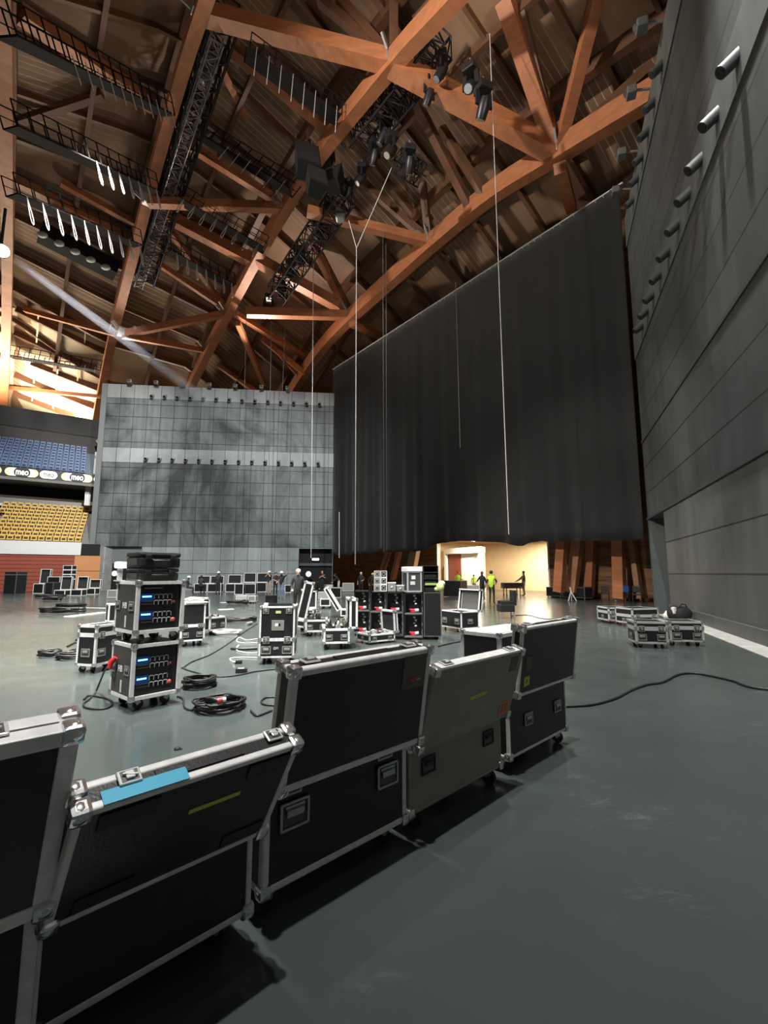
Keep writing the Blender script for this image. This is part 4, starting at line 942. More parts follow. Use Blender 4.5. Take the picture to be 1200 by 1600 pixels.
def case(lab, loc, az, w_, d_, h_, cast=.12, seam=None, lid=None, panel=black, frame=alu, det=2, nl=2, hs=True, nm='road_case', grp=None, e=None, cat='road case', stack=0.0, lidm=None, lat=True, back=False):
    """loc: front left corner on the ground. lid: None closed, or dict(side, ang, t). det 0..2"""
    e = e or (EDG if det else .045)
    t = thing(nm, lab, cat, loc, az, grp)
    top = h_; bz = cast + stack
    bt = (seam if seam else top)
    bodyM = [panel, foam]
    if lid: open_box(w_, d_, bt - bz, bz).build('body', bodyM, t)
    else: MB().box((0, 0, bz), (w_, d_, bt)).build('body', panel, t)
    frame_mb(w_, d_, bt - bz, e, .004, bz).build('edge_frame', frame, t)
    cr_ = .04 if det == 2 else .05
    if det: corners(t, w_, d_, bz, bt, cr_)
    if cast > .03:
        for x in (.09, w_ - .09):
            for y in (.09, d_ - .09): caster(t, (x, y, bz), random.uniform(0, 6), cast / .12 * (1 if det else 1))
    if hs and w_ > .4:
        hy = bz + (bt - bz) * .42
        for x in ((.2 * w_, .8 * w_) if w_ > .42 else (.5 * w_,)): handle(t, (x, -.004, hy), 0, min(1.15, w_ / .6) * min(1, (bt - bz) / .3))
        if det:
            handle(t, (w_ + .004, d_ / 2, hy), R(90), min(1, (bt - bz) / .3)); handle(t, (-.004, d_ / 2, hy), R(-90), min(1, (bt - bz) / .3))
    if seam and not lid:
        l = MB().box((0, 0, bt + .004), (w_, d_, top)).build('lid', lidm or panel, t)
        frame_mb(w_, d_, top - bt - .004, e, .004, bt + .004).build('edge_frame', frame, l)
        if det: corners(l, w_, d_, bt, top, cr_)
        if lat:
            for x in ((.2 * w_, .8 * w_) if nl == 2 else (.5 * w_,)): latch(t, (x, -.004, bt - .005), 0, min(1.1, w_ / .6))
    if lid:
        L = bpy.data.objects.new('lid', None); bpy.data.objects.remove(L)
        lt_ = lid.get('t', .15); D_ = d_ if lid['side'] in ('back', 'front') else w_; Wd = w_ if lid['side'] in ('back', 'front') else d_
        D_ = lid.get('D', D_)
        # lid built flat, hinge along its x axis; +y = away from hinge, +z = outer top
        mbl = MB(); th = .012
        mbl.box((0, 0, lt_ - th), (Wd, D_, lt_), 0)
        for a, c in (((0, 0, 0), (Wd, th, lt_)), ((0, D_ - th, 0), (Wd, D_, lt_)), ((0, 0, 0), (th, D_, lt_)), ((Wd - th, 0, 0), (Wd, D_, lt_))): mbl.box(a, c, 0)
        mbl.box((th, th, lt_ - th - .002), (Wd - th, D_ - th, lt_ - th), 1)
        if lid.get('foam', True) and lt_ > .08: mbl.box((th, th, lt_ * .45), (Wd - th, D_ - th, lt_ - th), 1)
        l = mbl.build('lid', [lidm or panel, foam], t)
        fr_ = frame_mb(Wd, D_, lt_, e, .004)
        fr_.build('edge_frame', lid.get('frame', frame), l)
        if det: corners(l, Wd, D_, 0, lt_, cr_)
        an = math.pi / 2 + R(lid.get('ang', 10))
        sd = lid['side']
        if sd == 'front': rz, lo = 0, (0, 0, bt)
        elif sd == 'back': rz, lo = math.pi, (w_, d_, bt)
        elif sd == 'right': rz, lo = math.pi / 2, (w_, 0, bt)
        else: rz, lo = -math.pi / 2, (0, d_, bt)
        l.matrix_local = Matrix.Translation(lo) @ Matrix.Rotation(rz, 4, 'Z') @ Matrix.Rotation(an, 4, 'X')
        t['_'] = 1; del t['_']
        return t, l
    return t
# ------------------------------------------------------------------ the row of open cases in front (hinge side towards us)
FG = [  # u0, u1, n offset, azimuth, hinge z, lid depth, lid thickness, lean
    (-1.1, .40, -1.95, .790, .596, .611, .1, .321), (.443, 1.24, -1.99, .812, .524, .498, .099, .529),
    (1.245, 2.219, -2.082, .773, .621, .567, .127, .161), (2.3, 3.37, -2.055, .791, .532, .53, .078, .286), (3.506, 4.563, -2.105, .782, .626, .556, .092, .131)]
FL = ['black road case cut off by the left picture edge, its lid leaning up', 'black road case with blue tape and a yellow strip on its tilted lid',
      'largest black road case with an open lid and a printed plate in the lid corner', 'grey road case with an open lid carrying yellow and orange stickers',
      'black road case at the far end of the row of open cases']
def fg_case(i):
    u0, u1, no, az, hz_, D_, t_, lean = FG[i]
    u = Vector((math.cos(az), math.sin(az), 0)); n = Vector((u.y, -u.x, 0)); loc = u * u0 + n * no; w_ = u1 - u0
    pan = greyply if i == 3 else black; e = [.05, .03, .042, .026, .032][i]
    dp = D_ + .01; t, l = case(FL[i], loc, az, w_, dp, hz_, .12, None, dict(side='front', ang=math.degrees(lean), t=t_, D=D_), pan, alu if i != 3 else mat('grey_edge', (.3, .29, .27), .45, .4), 2, hs=False, e=e, grp=None)
    # seen from behind: handles and hinge plates on the back face
    if i in (2, 3, 4):
        hzc = .12 + (hz_ - .12) * (.62 if i != 4 else .5)
        for f in ((.17, .83) if i != 4 else (.3, .82)):
            handle(t, (w_ * f, -.004, hzc), 0, 1.0 if i == 2 else .8, 0, zinc if i != 3 else mat('black_handle', (.03, .03, .03), .5, .2))
            if i == 2: o = put('hinge_plate', 'plate', plate_mb, [zinc, dish], t, (w_ * f - .02, -.004, hz_ - .06), 0, .8)
    # latches and pads on the lid's upper edge (local lid y = D_)
    for f in ((.14, .86) if i != 1 else (.2, .88)):
        o = latch(l, (w_ * f, D_ + .006, t_ * (.45 if i != 1 else .3)), math.pi, min(1, t_ / .12) * (1.05 if i != 1 else .7), 0)
    if i in (1, 2, 4):
        pb = MB(); pb.box((w_ * .3, D_ + .001, t_ * .3), (w_ * .7, D_ + .0055, t_ * .7)); pb.build('edge_panel', black, l)
    if i == 3: MB().box((.03, D_ + .002, .008), (w_ - .03, D_ + .0055, t_ - .003)).build('metal_strip', alu, l)
    return t, l, w_, D_, t_
def on_lid(l, x, y, sx, sy, zt, m, nm, ang=0.0, lift=.0015):
    M = Matrix.Translation((x, y, zt + lift)) @ Matrix.Rotation(ang, 4, 'Z')
    return MB().box((-sx / 2, -sy / 2, -lift), (sx / 2, sy / 2, lift), 0, M).build(nm, m, l)
def scrib(l, x, y, sx, zt, txt, m, ang=0.0, lift=.0035):
    return text(txt, sx, m, l, 'lettering', Matrix.Translation((x, y, zt + lift)) @ Matrix.Rotation(ang, 4, 'Z'), .0004)
ink = mat('marker_ink', (.02, .02, .015), .6)
fg = [fg_case(i) for i in range(5)]
bright_latch = mat('polished_latch', (.78, .78, .76), .3, .35)
for t, l, w_, D_, t_ in fg:
    for c in list(t.children) + list(l.children):
        if c.name.startswith('edge_frame'):
            bv = c.modifiers.new('rounded', 'BEVEL'); bv.width = .013 if D_ > .5 else .009; bv.segments = 3; bv.limit_method = 'ANGLE'
        if c.name.startswith('latch') and c.parent == l:
            c.scale = (.85, .8, .5) if D_ > .505 else (.62, .8, .45); c.data = shared('latch_bright', latch_mb, [bright_latch, dish])
t, l, w_, D_, t_ = fg[1]
MB().box((w_ * .09, D_ + .0055, t_ * .52), (w_ * .42, D_ + .0075, t_ * 1.02)).build('blue_tape', bluetape, l)
on_lid(l, w_ * .60, D_ * .66, .2, .02, t_, yellowtape, 'yellow_tape', R(1))
for f in (.2, .84):
    MB().box((w_ * f - .09, D_ * .8, t_), (w_ * f + .09, D_ * .93, t_ + .006)).build('stacking_cup', rubber, l)
    MB().box((w_ * f - .09, D_ * .08, t_), (w_ * f + .09, D_ * .2, t_ + .006)).build('stacking_cup', rubber, l)
t, l, w_, D_, t_ = fg[2]
on_lid(l, w_ * .86, D_ * .79, .19, .2, t_, mat('printed_plate', (.09, .08, .065), .5), 'printed_plate')
o = on_lid(l, w_ * .86, D_ * .7, .05, .022, t_, red, 'red_mark', R(12), .003); o = on_lid(l, w_ * .85, D_ * .66, .04, .012, t_, mat('green_mark', (.03, .12, .05), .5), 'green_mark', R(18), .003)
on_lid(l, w_ * .9, D_ * .695, .03, .006, t_, white, 'white_mark', R(5), .003)
t, l, w_, D_, t_ = fg[3]
on_lid(l, w_ * .52, D_ * .5, .2, .028, t_, yellowtape, 'yellow_tape', R(3)); scrib(l, w_ * .52, D_ * .5, .022, t_, '~~~-~~~', ink, R(3))
on_lid(l, w_ * .9, D_ * .17, .13, .1, t_, orangetape, 'orange_sticker'); on_lid(l, w_ * .88, D_ * .17, .035, .07, t_, mat('sticker_red', (.42, .12, .06), .5), 'sticker_mark', 0, .003); on_lid(l, w_ * .93, D_ * .17, .03, .07, t_, mat('sticker_red', (.42, .12, .06), .5), 'sticker_mark', 0, .003)
on_lid(l, w_ * .9, D_ * .82, .1, .11, t_, mat('old_label', (.1, .09, .075), .6), 'old_label')
t, l, w_, D_, t_ = fg[4]
on_lid(l, w_ * .12, D_ * .2, .09, .075, t_, yellowtape, 'yellow_tape', R(3)); on_lid(l, w_ * .115, D_ * .2, .035, .008, t_, ink, 'pen_mark', R(40), .003)
on_lid(l, w_ * .13, D_ * .45, .1, .12, t_, mat('old_label', (.1, .09, .075), .6), 'old_label')
# swivel wheel showing under the lid corner of the largest case
# ------------------------------------------------------------------ case placed by its front face in the photo
def case_px(lab, L, Rr, ytop, d_, cast=.12, seam_y=None, **k):
    zb = cast + k.get('stack', 0.0)
    A = G(L[0], L[1], zb); B = G(Rr[0], Rr[1], zb); az = math.atan2(B.y - A.y, B.x - A.x); w_ = Vector((B.x - A.x, B.y - A.y)).length
    h_ = atY(L[0], ytop, A.y).z; A.z = 0
    sm = atY(L[0], seam_y, A.y).z if seam_y else None
    return case(k.pop('label_', lab), A, az, w_, d_, h_, cast, sm, **k)
def on_top(t, fx_, fy_, z, w_, d_):
    M = Matrix.Rotation(t.rotation_euler.z, 4, 'Z'); return t.location + M @ Vector((w_ * fx_, d_ * fy_, z))
# case with a bright top standing behind the far open case
u0, u1, no, az, hz_, D_, t_, lean = FG[4]; u = Vector((math.cos(az), math.sin(az), 0)); n = Vector((u.y, -u.x, 0))
pA = atP(778, 990, u * 0 + n * (no - D_ - .12), n)
zt = pA.z
loc = u * (pA.dot(u)) + n * (no - D_ - .1); loc.z = 0
c6 = case('black road case with a bright metal top behind the far open case', loc, az, 1.05, .5, zt - .01, .12, None, e=.04, hs=False)
MB().box((.045, .045, zt - .012), (1.005, .455, zt - .002)).build('top_plate', alu, c6)
# ------------------------------------------------------------------ amplifier racks, one on the other
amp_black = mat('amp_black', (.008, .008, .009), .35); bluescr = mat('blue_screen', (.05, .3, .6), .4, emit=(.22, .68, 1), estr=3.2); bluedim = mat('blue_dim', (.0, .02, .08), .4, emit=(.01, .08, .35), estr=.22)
rackgrey = mat('rack_grey', (.06, .058, .055), .5); rim = mat('socket_rim', (.5, .48, .46), .4, .4); redk = mat('red_knob', (.7, .1, .07), .35)
def amp_rack(lab, loc, az, w_, d_, z0, z1, cast):
    t = thing('amplifier_rack', lab, 'amplifier rack', (loc[0], loc[1], z0 - cast), az); h_ = z1 - z0; b0 = cast
    mb = MB(); th = .02
    mb.box((0, 0, b0), (th, d_, b0 + h_)).box((w_ - th, 0, b0), (w_, d_, b0 + h_)).box((0, 0, b0), (w_, d_, b0 + th)).box((0, 0, b0 + h_ - th), (w_, d_, b0 + h_)).box((0, d_ - th, b0), (w_, d_, b0 + h_))
    mb.build('shell', rackgrey, t)
    frame_mb(w_, d_, h_, .04, .005, b0).build('edge_frame', alu, t); corners(t, w_, d_, b0, b0 + h_, .045)
    f = MB().box((.03, .05, b0 + .03), (w_ - .03, .07, b0 + h_ - .03)).build('front_panel', amp_black, t)
    y = .045; m_ = .07; iw = w_ - 2 * m_
    def at(px, pz): return m_ + iw * px, b0 + h_ * (1 - pz)
    for k, zc_ in enumerate((.3, .65)):
        x, z = at(.12, zc_)
        MB().box((x - .045, y - .004, z - .006), (x + .065, y, z + .012)).build('screen', bluescr, f)
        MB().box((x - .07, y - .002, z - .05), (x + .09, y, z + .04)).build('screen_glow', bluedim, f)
        for q in (.09, .14): MB().box((x - .05, y - .004, z - h_ * q - .008), (x + .08, y - .001, z - h_ * q + .006)).build('slot', rackgrey, f)
        for row in (0, 1):
            for c in range(4):
                xx, zz = at(.4 + .125 * c, zc_ - .0 + .12 * row)
                g = MB(); a = .026
                g.tube([(xx - a, y - .004, zz - a), (xx - a, y - .004, zz + a * .7), (xx - a * .5, y - .004, zz + a), (xx + a * .5, y - .004, zz + a), (xx + a, y - .004, zz + a * .7), (xx + a, y - .004, zz - a)], .0055, 4)
                g.build('socket', rim, f)
        xx, zz = at(.4 + .125 * 4 - .01, zc_ + .12)
        MB().ball((xx, y - .01, zz), .026 if k else .018, 10).build('knob', redk if k else mat('red_dim', (.25, .05, .04), .5), f)
    MB().box((.1, y - .003, b0 + h_ * .86), (w_ * .55, y, b0 + h_ * .875)).build('name_strip', rim, f) if z0 > .5 else None
    for fx_ in (.14, .8): 
        handle(t, (-.005, d_ * (1 - fx_), b0 + h_ * .52), R(-90), .85)
    M = frameM((-.007, d_ * .53, b0 + h_ * .53), (0, 0, -1), (0, -1, 0))
    text('HB', .1, white, t, 'lettering', frameM((-.007, d_ * .53, b0 + h_ * .52), (0, -1, 0), (0, 0, 1)), .001, .002)
    MB().box((-.009, d_ * .42, b0 + .06), (-.004, d_ * .48, b0 + .2)).build('hasp', alu, t)
    if cast > .05:
        for x in (.1, w_ - .1):
            for yy in (.1, d_ - .1): caster(t, (x, yy, b0), random.uniform(0, 6), cast / .12)
    return t
A = G(203, 1096, .13); B = G(280, 1081, .13); raz_ = math.atan2(B.y - A.y, B.x - A.x); rw = math.hypot(B.x - A.x, B.y - A.y); rdp = .62
z1 = atY(206, 1009, A.y).z; z2 = atY(209.5, 991, A.y).z; z3 = atY(212, 909, A.y).z
r1 = amp_rack('lower amplifier rack in a flight frame with lit blue displays', A, raz_, rw, rdp, .13, z1, .13)
r2 = amp_rack('upper amplifier rack with lit blue displays under two black plastic cases', A, raz_, rw, rdp, z2, z3, z2 - z1)
# black moulded cases on the rack
plast = mat('moulded_black', (.014, .014, .014), .55, bump=.2, bscale=60); plast2 = mat('moulded_paler', (.05, .047, .042), .7, var=.3)
def hard_case(lab, x0, x1, d_, z0, z1, off, top=False):
    t = thing('equipment_case', lab, 'equipment case', on_top(r2, 0, 0, 0, 1, 1) , raz_); t.location.z = z0; h_ = z1 - z0
    MB().chbox((x0, off, 0), (x1, off + d_, h_ * .66), .025).build('base', plast, t)
    l = MB().chbox((x0 - .006, off - .006, h_ * .67), (x1 + .006, off + d_ + .006, h_), .03).build('lid', plast, t)
    for f in (.2, .8):
        x = x0 + (x1 - x0) * f; MB().chbox((x - .035, off - .03, h_ * .5), (x + .035, off - .004, h_ * .82), .008).build('latch', plast, t)
        MB().box((x - .02, off - .012, h_ * .0 + .004), (x + .02, off, h_ * .5)).build('rib', plast, l) if False else None
    xm = (x0 + x1) / 2
    MB().tube([(xm - .1, off - .005, h_ * .5), (xm - .09, off - .05, h_ * .45), (xm + .09, off - .05, h_ * .45), (xm + .1, off - .005, h_ * .5)], .012, 6).build('handle', plast, t)
    if top: MB().box((xm - .12, off + .06, h_ + .0), (xm + .12, off + .3, h_ + .004)).build('white_label', white, l)
    MB().box((x0 - .008, off + .06, .03), (x0 - .001, off + d_ - .06, h_ * .6)).build('paler_side', plast2, t)  # paler mottled panel on the left side only
    return t
zz1 = atY(200, 887.5, A.y).z; zz2 = atY(200, 864, A.y).z
hard_case('black plastic equipment case lying directly on the upper amplifier rack', .03, .52, .4, z3 + .006, zz1, .06)
hard_case('topmost black plastic equipment case with a white label on its lid', .02, .53, .4, zz1 + .004, zz2 + .02, .05, True)
t = thing('work_lamp', 'small white clip lamp at the left edge of the upper rack top', 'lamp', on_top(r2, .0, .92, z3 - z1 + .005 + 0, rw, rdp), raz_); t.location.z = z3 + .005
MB().bar((0, 0, 0), (0, 0, .17), .05, .05).build('post', white, t); MB().chbox((-.06, -.05, .16), (.07, .05, .24), .02).build('head', mat('lamp_white', (.9, .9, .9), .4, emit=(1, 1, 1), estr=1.5), t); MB().box((-.05, -.05, -.004), (.05, .05, .01)).build('foot', white, t)
# red power plug and lead at the lower rack
PL = r1.matrix_basis @ Vector((-.045, .45, .13 + .38))
t = thing('power_plug', 'red power plug with a black lead looped on the floor', 'power lead')
MB().tube([PL + Vector((0.03, 0, .07)), PL + Vector((-.02, -.01, .02)), PL + Vector((-.03, -.02, -.06))], [.026, .036, .024], 10).build('plug', red, t)
cpts = [PL + Vector((-.03, -.02, -.06)), G(165, 1045, .35), G(150, 1080, .03), G(140, 1092, .012), G(131, 1099, .012), G(133, 1105, .012), G(150, 1108, .012), G(168, 1106, .012), G(176, 1099, .012), G(168, 1092, .012), G(150, 1088, .012), G(138, 1087, .012), G(131, 1093, .012)]
MB().tube(smooth(cpts, 6), .012, 6).build('lead', cable, t)
# ------------------------------------------------------------------ mid-ground cases
case_px('tall black case with double latches left behind the amplifier racks', (147, 1041), (190, 1031), 978, .36, .12, 993, e=.035)
case_px('small dark open case behind the left tall case', (168, 972), (186, 971), 944, .5, .1, None, hs=False, det=0)
case_px('small white framed case beyond the racks near the pale floor strips', (167, 934), (184, 934), 922, .6, .05, None, panel=mat('case_grey', (.3, .3, .3), .5), det=0, hs=False)
K3 = case_px('tall black case topped with white cables right of the amplifier racks', (281, 1003), (319, 1000), 943, .6, .12, 979, e=.036)
K4, L4 = case_px('open black case full of gear behind the tall case with white cables', (327, 986), (353, 983), 965, .55, .12, None, lid=dict(side='left', ang=4, t=.2), e=.04)
K5 = case_px('square black trunk with a grey plate on its front, alone in the middle', (404, 1028), (459, 1027), 948, .62, .12, 1000, nl=2, e=.03)
wK5 = (G(459, 1027, .12) - G(404, 1028, .12)).length; hK5 = atY(404, 948, G(404, 1028, .12).y).z
for f in (.17, .83): latch(K5, (wK5 * f, -.004, hK5 - .07), 0, .95)
MB().chbox((wK5 * .34, -.012, hK5 - .42), (wK5 * .7, -.003, hK5 - .24), .004).build('grey_plate', zinc, K5); MB().box((wK5 * .44, -.0145, hK5 - .345), (wK5 * .53, -.012, hK5 - .295)).build('white_sticker', white, K5); MB().box((wK5 * .54, -.0145, hK5 - .345), (wK5 * .6, -.012, hK5 - .295)).build('black_sticker', ink, K5)
MB().box((wK5 * .45, -.006, hK5 - .12), (wK5 * .6, -.003, hK5 - .075)).build('yellow_label', mat('pale_yellow', (.6, .62, .25), .6), K5)
text('GM', .06, white, K5, 'lettering', frameM((wK5 * .48, -.006, .28), (1, 0, 0), (0, 0, 1)), .001)
for f in (.0,): pass
# gear on the square trunk
t = thing('laptop', 'open dark laptop standing at the back of the square trunk', 'laptop', on_top(K5, .03, .5, hK5 + .006, wK5, .62), K5.rotation_euler.z)
MB().box((0, 0, 0), (.22, .16, .012)).build('keyboard_base', black2, t); MB().box((0, .16, .005), (.22, .175, .17)).build('screen', mat('screen_dark', (.012, .012, .014), .2), t)
t = thing('steel_bar', 'black bar laid along the top of the square trunk', 'bar', on_top(K5, .22, .12, hK5 + .03, wK5, .62), K5.rotation_euler.z)
MB().bar((0, 0, 0), (.42, .02, .0), .05, .045).build('bar', black2, t); MB().chbox((-.08, -.04, -.024), (-.005, .04, .03), .01).build('end_block', white, t)
K6, L6 = case_px('open black case with its lid leaning left, cables inside', (477, 987.5), (511, 987), 969, .75, .12, None, lid=dict(side='left', ang=-12, t=.24, D=.95), e=.045)
case_px('low black case tucked behind the case with the left leaning lid', (464, 979), (476, 981), 968, .5, .12, None, hs=False, e=.04)
K6b, L6b = case_px('open black case with a tall dark lid right behind the man in black', (467, 962), (490, 962), 952, .6, .12, None, lid=dict(side='back', ang=3, t=.16, D=.62), e=.045)
K7, L7 = case_px('open black trunk with its lid standing upright on the right, full of clamps', (505.5, 1006), (546, 1005), 983, .95, .13, None, lid=dict(side='right', ang=0, t=.17, D=.62), e=.045)
case_px('small wheeled case with white edges in the middle distance', (500, 947), (516, 947), 935.5, .5, .12, None, det=0, hs=False)
case_px('stack of white boxes beyond the small wheeled case', (497, 936), (514, 936), 925, .5, .02, None, panel=offwhite, det=0, hs=False)
K9, L9 = case_px('small case with a long lid tilted open behind the upright lid', (532, 963), (551, 963), 952, .5, .05, None, lid=dict(side='left', ang=32, t=.15, D=.95), det=0, hs=False)
case_px('white slanted road box beside the person in a dark jacket', (505, 926), (519, 926), 914, .9, .03, None, panel=offwhite, det=0, hs=False)
case_px('dark shelved case on end in front of the white slanted road box', (516, 934), (533, 934), 918, .5, .03, None, det=0, hs=False)
case_px('white topped case at the wall corner behind the dark jacket', (535, 924), (553, 924), 911, .8, .05, None, panel=mat('case_pale', (.35, .35, .34), .5), det=0, hs=False)
# row along the far wall
case_px('open case left of the far row, behind the seated person in black', (303, 925), (323, 925), 912, .6, .03, None, lid=dict(side='back', ang=4, t=.15, D=.65), det=0, hs=False)
case_px('open case in the far row behind the person in a white cap', (324, 925), (345, 925), 912, .6, .03, None, lid=dict(side='back', ang=4, t=.15, D=.65), det=0, hs=False)
case_px('open case in the far row right of the white cap', (352, 925), (373, 925), 912, .6, .03, None, lid=dict(side='back', ang=5, t=.15, D=.75), det=0, hs=False)
case_px('open case with a pale mark inside its lid in the far row', (377, 925), (396, 925), 910, .6, .03, None, lid=dict(side='back', ang=3, t=.15, D=.8), det=0, hs=False)
case_px('open case just left of the person with the pale helmet', (398, 925), (416, 925), 910, .6, .03, None, lid=dict(side='back', ang=3, t=.15, D=.8), det=0, hs=False)
case_px('tall narrow dark case in front of the far row', (366, 929), (380, 929), 912, .5, .03, None, det=0, hs=False)
case_px('square dark case with a grey plate in front of the far row', (381, 928.5), (399, 928.5), 912, .5, .03, None, det=0, hs=False)
case_px('white box on wheels in front of the square dark case', (368, 940), (385, 940), 930.5, .45, .1, None, panel=offwhite, det=0, hs=False)
case_px('grey box on wheels right of the white wheeled box', (387, 940), (399, 940), 931, .45, .1, None, panel=mat('case_grey', (.3, .3, .3), .5), det=0, hs=False)
case_px('small dark case right of the person in jeans', (445, 926), (455, 926), 914, .6, .03, None, det=0, hs=False)
# left group before the red wall
case_px('rounded grey fronted case at the left picture edge before the red wall', (5, 928), (24, 928), 908, .8, .03, None, panel=mat('case_charcoal', (.05, .055, .06), .5), det=0, hs=False)
case_px('tall black crate with a white top before the red wall', (23, 929), (40, 928), 893, .9, .03, 898, det=0, hs=False, lat=False, frame=mat('dark_edge', (.1, .1, .1), .5))
case_px('open case with a tall panelled lid before the red wall', (51, 927.5), (67, 927.5), 912, .6, .03, None, lid=dict(side='back', ang=3, t=.2, D=1.15), det=0, hs=False)
case_px('plain black crate right of the tall panelled lid', (69, 929), (82, 929), 910, .8, .03, None, det=0, hs=False, frame=mat('dark_edge', (.1, .1, .1), .5))
case_px('low case with odds and ends on top behind the plain black crate', (72, 927), (92, 927), 901, .6, .03, None, det=0, hs=False)
case_px('open case with hooks drawn on its lid before the red wall', (84, 931), (101, 931), 922, .6, .03, None, lid=dict(side='back', ang=4, t=.15, D=.95), det=0, hs=False)
st0 = case_px('tallest stack of flat cases before the red wall, lowest tier', (95, 927), (109, 927), 905, .6, .03, None, det=0, hs=False)
wS = (G(109, 927, .03) - G(95, 927, .03)).length; zS = atY(95, 905, G(95, 927, .03).y).z
for k, nm_ in ((0, 'second tier'), (1, 'third tier'), (2, 'topmost tier')):
    zc_ = zS + .01 + k * .37
    case('flat case on the tallest stack before the red wall, %s' % nm_, st0.location + Vector((0, 0, zc_)), st0.rotation_euler.z, wS, .6, .36, 0, None, det=0, hs=False)
case_px('open case with a rounded lid right of the tallest stack', (110, 931), (127, 931), 921, .6, .03, None, lid=dict(side='back', ang=4, t=.2, D=.9), det=0, hs=False)
case_px('open case with a white lid before the orange panel', (131, 929), (148, 929), 919, .6, .03, None, lid=dict(side='back', ang=3, t=.2, D=.65), det=0, hs=False)
# right group by the wall
silver = mat('silver_edge', (.78, .78, .77), .35, .5)
q1 = case_px('white edged case at the back left of the group by the right wall', (951.5, 970), (986, 970), 949.5, .8, .1, 957, frame=silver, lidm=black, e=.045)
q2 = case_px('white edged case at the back of the group, half hidden', (989, 975), (1030, 974), 951, .75, .1, 963, frame=silver, e=.045)
q3 = case_px('front white edged case of the group by the right wall, on casters', (994, 1005), (1045, 1006.5), 971, .62, .1, 982, frame=silver, e=.045)
q4 = case_px('white edged case at the front right of the group by the right wall', (1048, 1002), (1101, 1003), 971, .62, .1, 981, frame=silver, e=.042)
bg = thing('duffel_bag', 'slumped black bag lying behind the cases by the right wall', 'bag', G(1065, 972, 0), .3)
bagm = mat('bag_black', (.012, .012, .013), .8, bump=.4, bscale=20)
MB().ball((0, 0, .26), (.42, .26, .27), 14).ball((-.25, .05, .3), (.22, .2, .26), 12).build('bag_body', bagm, bg)
MB().tube([(-.2, -.1, .48), (-.1, -.14, .6), (.08, -.12, .58), (.2, -.08, .46)], .02, 6).build('strap', bagm, bg); MB().chbox((-.42, -.12, .28), (-.3, .0, .5), .03).build('pale_pocket', offwhite, bg)
t = thing('white_bundle', 'crumpled white bundle left of the black bag', 'bundle', G(1042, 968, 0), 0)
MB().ball((0, 0, .12), (.13, .12, .12), 8).ball((.05, .03, .22), (.09, .09, .09), 8).build('cloth', offwhite, t)
# open case right of the cabinets
K12, L12 = case_px('black open case with a grey lined lid right of the black cabinets', (689.5, 978), (721, 983), 953, .62, .1, None, lid=dict(side='back', ang=8, t=.12, D=.6, foam=False), e=.03)
L12.data.materials[1] = mat('lid_lining', (.085, .085, .075), .7)
# ------------------------------------------------------------------ black cabinets with red connectors
def cabinet(lab, x0, x1, yb, yt, D_, depth, grp):
    A = G(x0, 0, 0) if False else None
    P = atY(x0, yb, D_); Q = atY(x1, yb, D_); z1_ = atY(x0, yt, D_).z
    t = thing('connector_cabinet', lab, 'cabinet', (P.x, D_, max(P.z, .0)), CAZ, grp); w_ = (Q.x - P.x); h_ = z1_ - max(P.z, 0) - .006; th = .025
    mb = MB(); mb.box((0, 0, 0), (th, depth, h_)).box((w_ - th, 0, 0), (w_, depth, h_)).box((0, 0, h_ - th), (w_, depth, h_)).box((0, 0, 0), (w_, depth, th)).box((0, depth - th, 0), (w_, depth, h_)); mb.build('shell', black2, t)
    MB().box((0, -.015, 0), (w_, .12, .035)).build('sill', mat('cab_grey', (.17, .17, .17), .5), t)
    pn = MB().box((th, .18, th), (w_ - th, .2, h_ - th)).build('patch_panel', amp_black, t)
    for k in range(4): MB().ball((w_ * .62 + (.02 if k % 2 else -.015), .17, h_ * (.86 - .13 * k)), (.035, .02, .03), 8).build('white_socket', white, pn)
    c = MB(); c.chbox((w_ * .34, .0, .035), (w_ * .66, .13, .13), .02); c.tube([(w_ * .6, .03, .09), (w_ * .8, .03, .1)], [.045, .04], 8, 1); c.tube([(w_ * .4, .02, .09), (w_ * .3, .0, .13)], [.03, .022], 8); c.build('red_connector', [pinkred, offwhite], t)
    MB().box((w_ - .012, -.012, h_ * .5), (w_ + .004, .002, h_ * .62)).build('hinge', steel, t); MB().box((w_ - .012, -.012, h_ * .1), (w_ + .004, .002, h_ * .35)).build('hinge', steel, t)
    return t
CAZ = 0.0
g0 = 'black cabinets with red connectors'
DC = G(632, 996, .06).y
cols = [(632, 660, 996, 926, 'right column'), (604, 629, 993, 925, 'second column from the right'), (579, 602, 990, 924, 'third column from the right'), (553, 577, 987, 923, 'leftmost column')]
for x0, x1, yb, yt, l in cols:
    D_ = DC + (0.0 if x0 == 632 else .25 if x0 == 604 else .5 if x0 == 579 else .8)
    yb = 896 + (996 - 896) * DC / D_; ym_ = (yb + yt) / 2 - 1
    dp = .62 if x0 == 632 else .5
    cabinet('black cabinet with a red connector, upper one of the %s' % l, x0, x1, ym_, yt, D_, dp, None)
    cabinet('black cabinet with a red connector, lower one of the %s' % l, x0, x1, yb, ym_, D_, dp, None)
# long black side of the right column: a cover case beside it
P = atY(661, 998, DC + .02); Q = G(688, 992, 0.0)
case('tall plain black case forming the right end of the cabinet row', Vector((P.x + .03, DC + .02, 0)), R(-1), .42, .6, atY(661, 926, DC).z, .08, None, hs=False, frame=mat('dark_edge', (.1, .1, .1), .5), e=.02, det=0)
